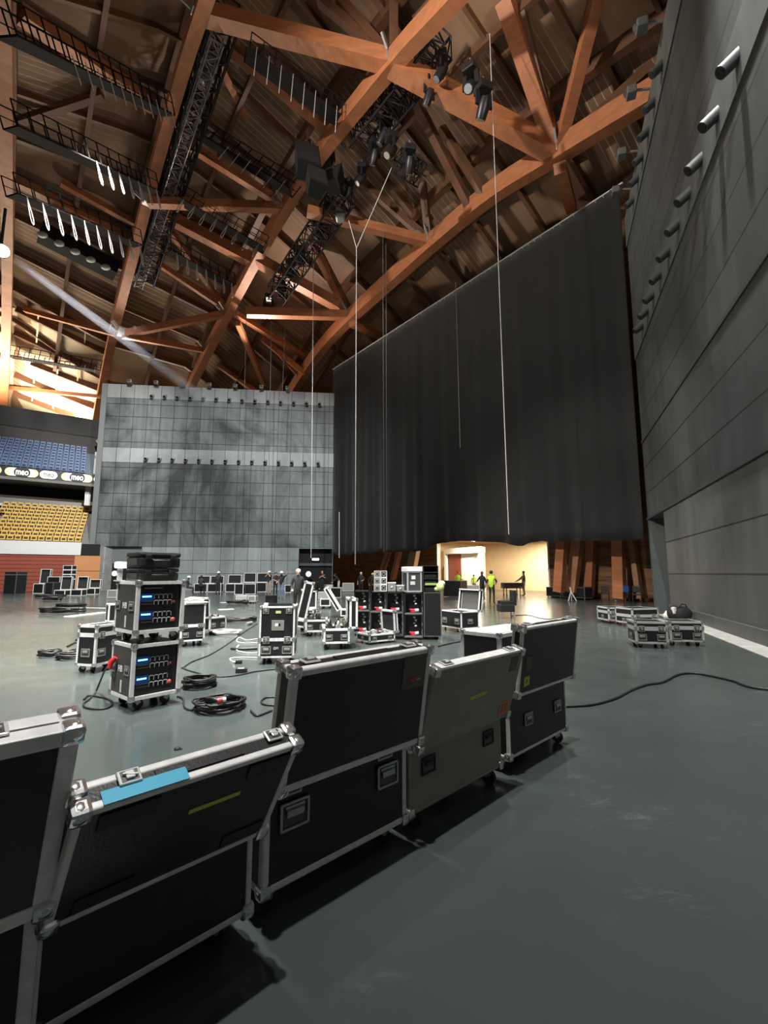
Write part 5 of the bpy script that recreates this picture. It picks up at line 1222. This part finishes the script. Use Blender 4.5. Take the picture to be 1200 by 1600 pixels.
# things on the cabinets
zC = atY(632, 926, DC).z + .012
wt = thing('equipment_rack', 'white edged rack with shelves on top of the right cabinet column', 'equipment rack', (atY(636.5, 926, DC + .06).x, DC + .06, zC), R(12))
hR = atY(637, 893, DC).z - zC; 
mb = MB(); mb.box((0, 0, 0), (.02, .5, hR)).box((.35, 0, 0), (.37, .5, hR)).box((0, 0, 0), (.37, .5, .02)).box((0, 0, hR - .02), (.37, .5, hR)).build('shell', black2, wt)
frame_mb(.37, .5, hR, .035, .004).build('edge_frame', silver, wt); MB().box((.02, .012, .02), (.35, .03, hR - .02)).build('front_panel', mat('rack_front', (.06, .06, .06), .5), wt)
MB().box((.11, .004, hR * .62), (.21, .011, hR * .8)).build('white_label', white, wt); MB().box((.08, .004, hR * .35), (.2, .011, hR * .52)).build('paper_tag', offwhite, wt)
MB().chbox((-.02, -.02, hR), (.39, .52, hR + .12), .01).build('top_cover', white, wt)
rk = thing('shelf_rack', 'dark shelf rack with green lit gear beside the white edged rack', 'equipment rack', (atY(661, 926, DC + .1).x, DC + .1, zC), R(8))
hK = atY(661, 884, DC).z - zC
mb = MB(); mb.box((0, 0, 0), (.02, .5, hK)).box((.38, 0, 0), (.4, .5, hK)).box((0, .48, 0), (.4, .5, hK))
for k in range(5): mb.box((0, 0, hK * k / 4 - .008 if k else 0), (.4, .5, hK * k / 4 + .008))
mb.build('shelves', mat('shelf_dark', (.03, .03, .028), .5), rk)
for k in range(3): MB().box((.05, .03, hK * k / 4 + .02), (.35, .3, hK * (k + .75) / 4)).build('device', mat('device_black', (.02, .022, .02), .4), rk)
MB().box((.06, .02, hK * .26), (.34, .03, hK * .34)).build('green_strip', mat('green_glow', (.3, .45, .1), .5, emit=(.4, .7, .1), estr=.25), rk)
hv = thing('hi_vis_jacket', 'crumpled yellow green jacket at the right end of the cabinet row', 'jacket', (atY(688, 921, DC + .12).x, DC + .2, zC), 0)
MB().ball((0, 0, .12), (.11, .12, .13), 10).ball((.05, .02, .2), (.09, .09, .08), 8).ball((-.07, 0, .07), (.09, .08, .07), 8).build('cloth', mat('pale_hivis', (.62, .72, .3), .8), hv)
# stack of small X marked boxes
gx0 = atY(584.5, 921, DC + .6); sb = atY(590, 896, DC + .6).z
for i in range(2):
    for j in range(3):
        x0 = gx0.x + i * .17; z_ = zC - .02 + .02 + j * .175
        t = thing('small_case', 'small %s fronted case on the cabinet tops, %s of the %s pile' % (('cross', 'dark')[i], ('lowest', 'middle one', 'topmost')[j], ('left', 'right')[i]), 'small case', (x0, DC + .6, zC + j * .177), 0)
        MB().box((0, 0, 0), (.16, .3, .17)).build('body', black2, t); frame_mb(.16, .3, .17, .022, .003).build('edge_frame', silver if i == 0 or j == 2 else alu, t)
        if i == 0: MB().bar((.045, -.006, .05), (.115, -.006, .12), .012, .026).bar((.045, -.006, .12), (.115, -.006, .05), .012, .026).build('cross_mark', offwhite if False else rackgrey, t); MB().box((.03, -.004, .03), (.13, -.001, .14)).build('front_plate', mat('front_pale', (.45, .45, .44), .5), t)
        else: MB().tube([(.08 + .04 * math.cos(a), -.004, .085 + .04 * math.sin(a)) for a in [k * .5236 for k in range(12)]], .008, 5, closed=True).build('ring', zinc, t)
for k, (px, w_, h_, l) in enumerate(((612, .2, .2, 'pale lidded box on the cabinet tops, left one'), (618, .19, .13, 'pale lidded box on the cabinet tops, beside cables'))):
    t = thing('storage_box', l, 'box', (atY(606 + k * 16, 921, DC + .4).x - .03 * k, DC + .35, zC), .1 * k)
    MB().chbox((0, 0, 0), (w_, .25, h_), .012).build('box', mat('box_grey', (.28, .28, .27), .5), t); MB().chbox((-.008, -.008, h_), (w_ + .008, .258, h_ + .03), .008).build('lid', offwhite, t)
    MB().ball((w_ / 2, -.004, h_ * .5), (.04, .012, .03), 8).build('handle', steel, t)
# more dark cabinets in the distance right of the rack
case_px('dark cabinet with a pale mark behind the shelf rack', (684, 921), (712, 922), 884, .8, .03, None, det=0, hs=False, frame=mat('dark_edge', (.1, .1, .1), .5))
case_px('low dark case with a bright edge before the loading bay people', (693, 932), (721, 933), 907, .8, .03, None, det=0, hs=False, frame=mat('dark_edge', (.1, .1, .1), .5))
# open base with gear in front of the cabinets, white upright lid
K11, L11 = case_px('open case holding black gear with a white edged lid before the cabinets', (577, 1004), (617, 1000), 992, .55, .05, None, lid=dict(side='right', ang=-4, t=.1, D=.5), e=.035)
# end-wall items under the curtain
case_px('black road case on wheels right of the bright loading opening', (854, 931), (877, 932), 917, .8, .1, None, det=0, hs=False, frame=mat('dark_edge', (.1, .1, .1), .5))
case_px('second black road case right of the bright loading opening', (879, 933), (896, 934), 917, .8, .1, None, det=0, hs=False, frame=mat('dark_edge', (.1, .1, .1), .5))
case_px('third black road case before the broad pale timber prop', (897, 934), (914, 935), 917, .7, .1, None, det=0, hs=False, frame=mat('dark_edge', (.1, .1, .1), .5))
t = thing('tripod', 'folded white tripod leaning before the broad pale timber prop', 'tripod', G(893, 939.5, 0), 0)
for a, c in (((0, 0, .55), (-.22, -.1, .02)), ((0, 0, .55), (.25, -.1, .02)), ((0, 0, .55), (.05, .1, .02))): MB().bar(a, c, .05, .05).build('leg', offwhite, t)
MB().bar((0, 0, .5), (-.05, .02, .8), .06, .06).build('column', offwhite, t)
o = MB().bar(G(962, 939, .03) - G(962, 939, 0), atY(965, 919, G(962, 939, 0).y) - G(962, 939, 0), .09, .04).build('white_board', offwhite); o.location = G(962, 939, 0); tag(o, 'short white board leaning under the curtain left of the blue chair', 'board')
def chair(lab, px, py, az, m, m2, s=1.0):
    t = thing('chair', lab, 'chair', G(px, py, 0), az)
    MB().chbox((-.22, -.22, .42), (.22, .22, .48), .02).build('seat', m, t); MB().chbox((-.21, .19, .55), (.21, .24, .9), .02).build('backrest', m2, t)
    for x in (-.2, .2):
        for y in (-.2, .2): MB().bar((x, y, 0), (x, y, .44), .03, .03).build('leg', black2, t)
        MB().bar((x, .21, .44), (x, .22, .6), .03, .03).build('back_post', black2, t)
    return t
chair('chair with a bright blue backrest under the curtain', 984, 941.5, R(20), black2, mat('chair_blue', (.06, .16, .5), .5))
chair('black chair beside the blue backed chair under the curtain', 996, 942, R(-30), black2, black2)
chair('dark chair standing alone under the curtain', 946, 940, R(160), mat('chair_brown', (.03, .018, .012), .6), mat('chair_brown', (.03, .018, .012), .6))
t = thing('armchair', 'black boxy armchair standing in the light from the loading bay', 'chair', G(791, 966, 0), R(-90))
MB().chbox((-.26, -.28, .24), (.26, .26, .5), .03).build('seat', black2, t); MB().chbox((-.24, .2, .46), (.24, .34, 1.0), .03).build('backrest', black2, t)
for x in (-.22, .22):
    for y in (-.22, .24): MB().bar((x, y, 0), (x, y, .25), .035, .035).build('leg', zinc, t)
    MB().chbox((x - .035, -.24, .48), (x + .035, .22, .62), .015).build('armrest', black2, t)
# cart pushed in the loading bay
P = G(800, 931, 0)
t = thing('hand_cart', 'low dark cart with a load in front of the loading bay', 'cart', P, .1)
MB().chbox((-.7, -.35, .62), (.7, .35, .95), .05).build('load', mat('cart_dark', (.03, .02, .015), .6), t); MB().box((-.7, -.4, .54), (.7, .4, .6)).build('platform', black2, t)
for x in (-.5, .5):
    for y in (-.3, .3): MB().bar((x, y, .1), (x, y, .56), .05, .05).build('leg', black2, t); MB().cyl((x - .03, y, .08), (x + .03, y, .08), .08, 10).build('wheel', rubber, t)
t = thing('folding_table', 'white folding table with odds and ends before the white portal', 'table', G(731, 931, 0), .05)
MB().box((-.75, -.35, .72), (.75, .35, .76)).build('tabletop', offwhite, t)
MB().box((-.74, -.34, .1), (.74, -.33, .72)).build('skirt', white, t)
for x in (-.7, .7):
    for y in (-.3, .3): MB().bar((x, y, 0), (x, y, .72), .04, .04).build('leg', zinc, t)
t = thing('work_table', 'dark table behind the man in black at the far wall', 'table', G(491, 923.2, 0), 0)
MB().box((-.9, -.4, .78), (.9, .4, .84)).build('tabletop', mat('table_dark', (.05, .05, .05), .5), t)
for x in (-.85, .85):
    for y in (-.35, .35): MB().bar((x, y, 0), (x, y, .78), .05, .05).build('leg', zinc, t)
for k in range(3): 
    t = thing('gear_box', 'dark box under the far work table, %s' % ('left', 'middle', 'right')[k], 'box', G(483 + k * 8, 923.2, 0), .2 * k); MB().chbox((-.18, -.15, 0), (.18, .15, .4 + .05 * k), .02).build('box', black2, t); MB().box((-.1, -.152, .15), (.02, -.15, .25)).build('label', offwhite, t)
# gear in open cases
def clutter(t, w_, d_, z, n, ms, seed, lab, hmax=.16):
    r_ = random.Random(seed)
    M = Matrix.Rotation(t.rotation_euler.z, 4, 'Z')
    cells = [(.13 + .19 * i, .13 + .19 * j) for i in range(int((w_ - .2) / .19) + 1) for j in range(int((d_ - .2) / .19) + 1)]; r_.shuffle(cells)
    for k, (x, y) in enumerate(cells[:n]):
        h_ = r_.uniform(.08, hmax)
        q = thing('rigging_clamp', lab, 'clamp', t.location + M @ Vector((x, y, z)), r_.choice((0, 1.57)) + r_.uniform(-.1, .1), lab); m = ms[k % len(ms)]
        MB().tube([(.07 * math.cos(a), 0, h_ * .6 + .07 * math.sin(a)) for a in [j * .8 for j in range(7)]], .022, 6).build('jaw', m, q); MB().chbox((-.06, -.05, 0), (.06, .05, h_ * .6), .01).build('base', m, q)
brass = mat('clamp_olive', (.17, .16, .12), .45, .4)
clutter(K7, .6, .95, .42, 14, [brass, zinc, black2], 4, 'metal clamp heaped in the open trunk with the upright lid', .2)
clutter(K6, .5, .75, .36, 9, [black2, rackgrey], 5, 'black clamp in the open case behind the upright lid', .25)
clutter(K4, .5, .55, .36, 6, [black2, rackgrey], 6, 'black gear in the open case behind the white cables', .2)
clutter(K11, .6, .5, .14, 6, [black2, zinc], 8, 'black gear in the open case before the cabinets', .15)
# ================================================================== CABLES ON THE FLOOR
def cable_thing(lab, pts, r=.014, m=cable, nm='cable', cat='cable', ends=None, n=6):
    t = thing(nm, lab, cat, Vector((pts[0][0], pts[0][1], 0)))
    b0 = Vector((pts[0][0], pts[0][1], 0)); P = [Vector(p) - b0 for p in pts]
    MB().tube(smooth(P, n), r, 6).build('sheath', m, t)
    return t
def gp(l, z): return [G(x, y, z) for x, y in l]
cable_thing('long black cable snaking over the open floor to the right wall', gp([(880, 1104), (925, 1101), (962, 1091), (985, 1079), (1010, 1070), (1035, 1066), (1060, 1054), (1085, 1052), (1110, 1056), (1145, 1064), (1170, 1073), (1215, 1079)], .016), .016)
cable_thing('black cable running from the coils past the square trunk', gp([(285, 1044), (300, 1034), (330, 1022), (360, 1003), (385, 985), (402, 975)], .012), .012)
cable_thing('black cable crossing the floor in front of the square trunk', gp([(284, 1043), (300, 1049), (335, 1057), (370, 1055), (400, 1049), (432, 1045)], .012), .012)
cable_thing('black cable running from the big coil under the open lid', gp([(392, 1110), (400, 1118), (410, 1116), (425, 1110)], .012), .012)
cable_thing('short black loop at the edge of the largest open case', gp([(430, 1089), (415, 1090), (408, 1096), (414, 1101), (432, 1102)], .012), .012)
cable_thing('black cable end winding from the lower rack to the big coil', gp([(277, 1088), (286, 1092), (288, 1104), (296, 1109), (310, 1108)], .012), .012)
cable_thing('black cable on the pale floor right of the cabinets', gp([(684, 1010), (700, 1006), (720, 1002), (742, 998)], .014), .014)
cable_thing('thin dark cable lying across the bright floor before the loading bay', gp([(800, 962), (825, 961), (845, 966), (870, 968)], .012), .014)
def coil(lab, px, py, rx_, ry_, n, r=.012, seed=1, tail=None, m=cable):
    c = G(px, py, 0); rd = random.Random(seed); t = thing('cable_coil', lab, 'cable coil', c); pts = []
    for k in range(n * 12):
        a = 2 * math.pi * k / 12; f = 1 - .28 * rd.random(); j = k / 12
        pts.append(Vector((rx_ * f * math.cos(a), ry_ * f * math.sin(a), r + (r * 1.5) * (j * .55) + rd.random() * r)))
    MB().tube(smooth(pts, 2), r, 5).build('turns', m, t)
    return t
c1 = coil('tall coil of black cable beside the lower amplifier rack', 311, 1073, .24, .24, 10, .014, 1)
c2 = coil('broad flat coil of black cable with a red and white plug', 343, 1108, .31, .3, 9, .013, 2)
P = G(340, 1095, .16) - c2.location
MB().tube([P, P + Vector((.06, .015, .01))], [.03, .026], 10).build('plug', pinkred, c2, 'red plug'); MB().tube([P + Vector((.06, .015, .01)), P + Vector((.09, .02, .012))], [.027, .02], 10).build('plug_collar', white, c2); MB().tube([P, P + Vector((-.06, -.01, .03)), Vector((-.2, .1, .1))], [.025, .015, .013], 8).build('plug_lead', cable, c2)
coil('coil of black cable lying leftmost on the beige floor', 78, 1026, .22, .2, 8, .016, 3); coil('coil of black cable at the foot of the tall left case', 113, 1030, .3, .2, 8, .016, 4)
cable_thing('untidy black cable by the tall left case', gp([(105, 1010), (118, 1004), (130, 1006), (124, 1013), (110, 1016), (126, 1021)], .02), .018)
t = thing('torch', 'small black torch with a white body pointing at the tall left case', 'torch', G(120, 1000, .03)); d = G(137, 1003, .03) - G(120, 1000, .03)
MB().cyl((0, 0, 0), d * .25, .035, 10).build('head', black2, t); MB().cyl(d * .25, d, .022, 8).build('tube', offwhite, t)
t = thing('power_adapter', 'small black adapter box on the cable before the square trunk', 'adapter', G(377, 1051, 0), .15)
MB().chbox((-.09, -.05, 0), (.09, .05, .07), .012).build('box', black2, t); MB().box((-.05, -.03, .0705), (.04, .02, .072)).build('label', offwhite, t)
t = thing('cable_drum_cap', 'small dark puck lying on the floor under the open lids', 'puck', G(277, 1171, 0)); MB().tube([(0, 0, 0), (0, 0, .012), (0, 0, .02)], [.03, .03, .02], 12).build('cap', rubber, t); MB().box((-.03, -.006, 0), (.045, .006, .01)).build('tab', rubber, t)
wc = mat('cable_white', (.6, .6, .58), .5)
cable_thing('white cable curled left of the square trunk, upper one', gp([(402, 998), (385, 1000), (374, 996), (370, 1002), (382, 1005), (402, 1004)], .012), .012, wc)
cable_thing('white cable curled left of the square trunk, middle one', gp([(402, 1020), (385, 1020), (370, 1016), (373, 1008), (368, 1014)], .012), .012, wc)
cable_thing('white cable curled left of the square trunk, lowest one', gp([(402, 1028), (380, 1027), (360, 1029), (366, 1035), (376, 1036)], .012), .012, wc)
t = thing('cable_splitter', 'small black splitter at the end of the lowest white cable', 'splitter', G(373, 1037, 0), .3); MB().chbox((-.06, -.04, 0), (.06, .04, .06), .01).build('box', black2, t); MB().cyl((-.06, 0, .03), (-.1, 0, .03), .02, 8).build('socket', zinc, t)
cable_thing('thick dark cable bundle left of the square trunk', gp([(361, 1013), (378, 1014), (402, 1013)], .03), .03)
coil('small heap of black cable on the floor beyond the square trunk', 375, 972, .55, .3, 5, .03, 9)
t = thing('metal_pipe', 'short metal pipe beside the heap of cable', 'pipe', G(385, 975, .05)); MB().cyl((0, 0, 0), G(393, 973, .05) - G(385, 975, .05), .05, 8).build('pipe', zinc, t)
cable_thing('black cable end trailing from the heap of cable', gp([(385, 967), (394, 966), (398, 964)], .02), .02)
coil('low heap of white and black cable before the open gear case', 354, 992, .4, .22, 4, .025, 10, None, wc)
coil('loose black cable on the floor at the far left cases', 78, 934, 1.0, .6, 3, .05, 11); coil('black cable heap at the foot of the hooked lid case', 82, 939, .5, .4, 3, .05, 12)
coil('flat black cable loop beside the pale floor strips', 110, 950, .7, .5, 3, .05, 13); coil('long flat black cable heap beside the pale floor strips', 97, 959, .9, .35, 4, .05, 14)
def strip(lab, a, c, wd):
    p, q = G(*a, 0), G(*c, 0); o = MB().bar(Vector((0, 0, .012)), q - p + Vector((0, 0, .012)), wd, .02).build('cable_ramp', mat('ramp_white', (.8, .8, .8), .4)); o.location = p; tag(o, lab, 'floor strip')
strip('pale flat floor strip left of the racks, far one', (118, 950), (168, 951), .35); strip('pale flat floor strip left of the racks, near one', (107, 964), (166, 957), .4)
strip('white floor strip beyond the open gear case, far one', (345, 942), (372, 941), .3); strip('white floor strip beyond the open gear case, near one', (342, 953), (364, 952), .3)
coil('dark cable heap under the white wheeled box', 372, 944, .6, .3, 3, .05, 15)
# white cables on the tall case
def topc(px, py, D): return atY(px, py, D)
D3 = G(281, 1003, .12).y
zt3 = atY(281, 943, D3).z
t = thing('cable_bundle', 'bundle of thick white cables on the tall case right of the racks', 'cable bundle', K3.location + Vector((.05, .1, zt3 + .02)), K3.rotation_euler.z)
rd = random.Random(5)
for k in range(5): MB().tube(smooth([(rd.uniform(0, .1), .08 * k, .03), (.18, .08 * k + rd.uniform(-.05, .05), .06 + .02 * (k % 2)), (.38, .08 * k, .03)], 4), .03, 6).build('strand', wc if k % 2 == 0 else offwhite, t)
MB().box((-.02, -.09, -.018), (.46, .5, -.002)).build('tray', offwhite, t)
# ================================================================== PEOPLE
skin = mat('skin', (.55, .33, .24), .55); hair_d = mat('hair_dark', (.02, .015, .012), .6); hair_w = mat('hair_white', (.72, .7, .66), .6)
BASE = dict(pelvis=(0, 0, .95), spine=(0, .01, 1.14), chest=(0, .015, 1.33), neck=(0, .015, 1.5), skull=(0, -.005, 1.62), crown=(0, .0, 1.72), nose=(0, -.1, 1.615),
            shL=(.17, .02, 1.43), elL=(.25, .03, 1.15), wrL=(.26, -.06, .9), shR=(-.17, .02, 1.43), elR=(-.25, .03, 1.15), wrR=(-.26, -.06, .9),
            hipL=(.09, 0, .92), knL=(.1, -.02, .5), anL=(.11, .03, .08), toL=(.13, -.15, .03), hipR=(-.09, 0, .92), knR=(-.1, -.02, .5), anR=(-.11, .03, .08), toR=(-.13, -.15, .03))
RADII = dict(pelvis=.145, spine=.13, chest=.15, neck=.055, skull=.085, crown=.07, nose=.02, shL=.065, shR=.065, elL=.045, elR=.045, wrL=.03, wrR=.03, hipL=.1, hipR=.1, knL=.06, knR=.06, anL=.042, anR=.042, toL=.035, toR=.035)
BONES = [('pelvis', 'spine', 'shirt'), ('spine', 'chest', 'shirt'), ('chest', 'neck', 'shirt'), ('neck', 'skull', 'skin'), ('skull', 'crown', 'skin'), ('skull', 'nose', 'skin'),
         ('chest', 'shL', 'shirt'), ('shL', 'elL', 'shirt'), ('elL', 'wrL', 'fore'), ('chest', 'shR', 'shirt'), ('shR', 'elR', 'shirt'), ('elR', 'wrR', 'fore'),
         ('pelvis', 'hipL', 'pants'), ('hipL', 'knL', 'pants'), ('knL', 'anL', 'shin'), ('anL', 'toL', 'shoe'), ('pelvis', 'hipR', 'pants'), ('hipR', 'knR', 'pants'), ('knR', 'anR', 'shin'), ('anR', 'toR', 'shoe')]
NP = [0]
def person(lab, loc, az, H, pose=None, shirt=black2, pants=black2, fore='shirt', shin='pants', hat=None, hair=hair_d, vest=None, shoe=black2, hatlab=None):
    J = {k: Vector(v) for k, v in BASE.items()}
    for k, v in (pose or {}).items(): J[k] = Vector(v)
    t = thing('person', lab, 'person', loc, az); s = H / 1.78; t.scale = (s, s, s)
    bones = list(BONES); rad = dict(RADII)
    for sd in 'LR':
        w0, e0 = J['wr' + sd], J['el' + sd]; d = (w0 - e0).normalized(); sidev = d.cross(Vector((0, 1, 0))); sidev = sidev.normalized() if sidev.length > .1 else Vector((1, 0, 0)); nrm = d.cross(sidev)
        J['pa' + sd] = w0 + d * .07; rad['pa' + sd] = .03; bones.append(('wr' + sd, 'pa' + sd, 'skin'))
        for k in range(4):
            ln = (.07, .08, .075, .06)[k]; b1 = w0 + d * .085 + sidev * (.022 * (k - 1.5)); b2 = b1 + d * ln * .6 + nrm * .012; b3 = b2 + d * ln * .4 + nrm * .03
            for nm_, q in (('fa', b1), ('fb', b2), ('fc', b3)): J['%s%d%s' % (nm_, k, sd)] = q; rad['%s%d%s' % (nm_, k, sd)] = .009
            bones += [('pa' + sd, 'fa%d%s' % (k, sd), 'skin'), ('fa%d%s' % (k, sd), 'fb%d%s' % (k, sd), 'skin'), ('fb%d%s' % (k, sd), 'fc%d%s' % (k, sd), 'skin')]
        J['th' + sd] = w0 + d * .05 + sidev * (-.05) ; rad['th' + sd] = .01; J['ti' + sd] = w0 + d * .09 + sidev * (-.06) + nrm * .015; rad['ti' + sd] = .009
        bones += [('wr' + sd, 'th' + sd, 'skin'), ('th' + sd, 'ti' + sd, 'skin')]
    names = list(J); me = bpy.data.meshes.new('person_body'); me.from_pydata([J[k] for k in names], [(names.index(a), names.index(b_)) for a, b_, _ in bones], [])
    o = bpy.data.objects.new('body', me); COL.objects.link(o)
    md = o.modifiers.new('skin', 'SKIN'); md.use_smooth_shade = True
    sv = me.skin_vertices[0].data
    for i, k in enumerate(names): sv[i].radius = (rad[k], rad[k]); sv[i].use_root = (k == 'pelvis')
    o.modifiers.new('sub', 'SUBSURF').levels = 1
    dg = bpy.context.evaluated_depsgraph_get(); dg.update()
    m2 = bpy.data.meshes.new_from_object(o.evaluated_get(dg)); bpy.data.objects.remove(o); bpy.data.meshes.remove(me)
    mats = [skin, shirt, pants, shoe, vest or shirt]
    m2.materials.clear()
    for m in mats: m2.materials.append(m)
    zone = {'skin': 0, 'shirt': 1, 'fore': 1 if fore == 'shirt' else 0, 'pants': 2, 'shin': 2 if shin == 'pants' else 0, 'shoe': 3}
    segs = [(J[a], J[b_], zone[z], a, b_) for a, b_, z in bones]
    for p in m2.polygons:
        c = p.center; best = 1e9; zi = 0
        for a, b_, z, na, nb in segs:
            ab = b_ - a; tt = max(0, min(1, (c - a).dot(ab) / max(ab.length_squared, 1e-9))); dist = (c - a - ab * tt).length - .5 * (rad[na] + rad[nb])
            if dist < best: best = dist; zi = z; seg = (na, nb, tt)
        if zi == 1 and vest is not None and seg[0] in ('pelvis', 'spine', 'chest') and seg[1] in ('spine', 'chest', 'neck', 'shL', 'shR'): zi = 4
        p.material_index = zi; p.use_smooth = True
    link('body', m2, t)
    hc = (J['skull'] + J['crown']) / 2
    if hat:
        mb = MB(); n = 12; vs = []
        for i in range(5):
            a = i / 4 * 1.45; r_ = .118 * math.cos(a); 
            for k in range(n): vs.append((hc.x + r_ * math.cos(2 * math.pi * k / n), hc.y + 1.1 * r_ * math.sin(2 * math.pi * k / n), hc.z + .0 + .125 * math.sin(a)))
        fs = [(i * n + k, i * n + (k + 1) % n, (i + 1) * n + (k + 1) % n, (i + 1) * n + k) for i in range(4) for k in range(n)] + [tuple(range(4 * n, 5 * n))]
        mb.add(vs, fs, 0, True); mb.chbox((hc.x - .09, hc.y - .19, hc.z - .012), (hc.x + .09, hc.y - .08, hc.z + .006), .006); mb.build('hat', hat, t)
    else:
        MB().ball((hc.x, hc.y + .025, hc.z + .025), (.098, .1, .1), 12).build('hair', hair, t)
    for sg in (-1, 1): MB().ball((J['skull'].x + sg * .033, J['skull'].y - .078, J['skull'].z + .022), .012, 6).build('eye', mat('eye_dark', (.02, .02, .02), .3), t)
    return t
def pg(px, py): return G(px, py, 0)
helm_w = mat('helmet_white', (.85, .85, .8), .4); helm_y = mat('helmet_yellow', (.75, .72, .15), .4); helm_r = mat('helmet_red', (.65, .04, .05), .4); jeans = mat('jeans', (.22, .32, .5), .7); khaki = mat('khaki', (.4, .33, .25), .8); darkc = mat('dark_cloth', (.02, .02, .022), .8); pale_p = mat('pale_trousers', (.6, .6, .58), .8)
D = 18.3
person('man in black top with white hair standing behind the open case lids', Vector((atY(466, 896, D).x, D, 0)), R(8), 1.77, dict(wrL=(.2, -.2, 1.0), wrR=(-.2, -.2, 1.0)), darkc, darkc, hair=hair_w)
person('person in pale helmet and shorts drinking, arms raised to the face', pg(420, 928.5), R(-20), 1.8, dict(elL=(.22, -.2, 1.3), wrL=(.06, -.18, 1.52), elR=(-.24, -.18, 1.32), wrR=(-.07, -.2, 1.5)), darkc, khaki, 'skin', 'skin', helm_w)
person('person in dark top and jeans pointing up with one arm', pg(439, 935), R(-10), 1.74, dict(elL=(.34, -.02, 1.5), wrL=(.42, -.05, 1.76), elR=(-.25, -.1, 1.15), wrR=(-.2, -.28, 1.05)), darkc, jeans, 'skin', 'pants', helm_w)
person('person in dark clothes carrying gear next to the person in jeans', pg(430, 930), R(30), 1.7, dict(elL=(.25, -.12, 1.2), wrL=(.15, -.35, 1.15), elR=(-.25, -.12, 1.2), wrR=(-.15, -.35, 1.15)), darkc, darkc, 'skin')
person('person in black with arms folded before the dark far doorway', pg(503, 927), R(15), 1.8, dict(elL=(.28, -.08, 1.2), wrL=(-.02, -.22, 1.34), elR=(-.28, -.1, 1.2), wrR=(.04, -.2, 1.42)), darkc, darkc, 'skin', 'pants', None, mat('hair_fair', (.4, .25, .14), .6))
person('person in dark jacket bending over the white slanted road box', pg(529, 927), R(-70), 1.72, dict(chest=(0, -.16, 1.28), spine=(0, -.05, 1.12), neck=(0, -.26, 1.42), skull=(0, -.34, 1.5), crown=(0, -.37, 1.6), nose=(0, -.44, 1.47), shL=(.17, -.22, 1.37), shR=(-.17, -.22, 1.37), elL=(.22, -.36, 1.12), elR=(-.22, -.36, 1.12), wrL=(.15, -.52, .95), wrR=(-.15, -.52, .95)), darkc, pale_p)
sit = dict(pelvis=(0, 0, .62), spine=(0, 0, .82), chest=(0, -.03, 1.02), neck=(0, -.05, 1.2), skull=(0, -.08, 1.32), crown=(0, -.08, 1.42), nose=(0, -.18, 1.31), shL=(.17, -.03, 1.13), shR=(-.17, -.03, 1.13), elL=(.25, -.1, .88), elR=(-.25, -.1, .88), wrL=(.14, -.3, .8), wrR=(-.14, -.3, .8), hipL=(.1, -.03, .6), hipR=(-.1, -.03, .6), knL=(.14, -.45, .55), knR=(-.14, -.45, .55), anL=(.14, -.42, .08), anR=(-.14, -.42, .08), toL=(.15, -.6, .03), toR=(-.15, -.6, .03))
person('person in black seated in the far row of cases, back to us', pg(313, 928), R(180), 1.75, sit, darkc, darkc)
person('person in a white cap and black jacket standing by the far row of cases', pg(340, 929), R(180), 1.75, None, darkc, darkc, hat=helm_w)
person('person crouching in black just right of the upper amplifier rack', pg(292, 930), R(120), 1.7, sit, darkc, darkc, hat=helm_w)
person('person with pale hair in black left of the red connector cabinets', pg(564, 929), R(0), 1.7, dict(elL=(.24, -.1, 1.18), wrL=(.1, -.3, 1.1)), darkc, darkc, 'skin', hair=hair_w)
person('person in a yellow helmet bending beside the cross fronted small cases', pg(578, 931), R(60), 1.7, dict(chest=(0, -.1, 1.3), neck=(0, -.18, 1.45), skull=(0, -.24, 1.55), crown=(0, -.26, 1.65), nose=(0, -.34, 1.53), shL=(.17, -.12, 1.38), shR=(-.17, -.12, 1.38)), darkc, darkc, hat=helm_y)
person('person in a bright yellow green vest with dark trousers near the loading bay', pg(769, 944), R(150), 1.75, dict(elR=(-.24, -.12, 1.18), wrR=(-.12, -.32, 1.1)), darkc, darkc, 'skin', vest=hivis)
person('person in dark clothes leaning close to the yellow green vest', pg(754, 939), R(200), 1.72, dict(elL=(.25, -.12, 1.2), wrL=(.15, -.35, 1.15)), darkc, darkc, 'skin', hair=mat('hair_brown', (.12, .06, .03), .6))
person('person pushing the low dark cart in the loading bay light', pg(819, 931), R(-90), 1.78, dict(elL=(.2, -.25, 1.2), wrL=(.15, -.5, 1.05), elR=(-.2, -.25, 1.2), wrR=(-.15, -.5, 1.05)), mat('tan_cloth', (.3, .2, .12), .8), mat('tan_cloth', (.3, .2, .12), .8), vest=mat('dark_vest', (.05, .06, .02), .8))
person('person in a red helmet and yellow vest behind the dark cabinets', pg(716, 930), R(30), 1.75, dict(elL=(.25, -.12, 1.2), wrL=(.15, -.35, 1.15)), hivis, darkc, hat=helm_r, vest=hivis)
person('small distant person in a yellow vest before the white portal', pg(741, 926), R(0), 1.5, None, hivis, darkc, vest=hivis)
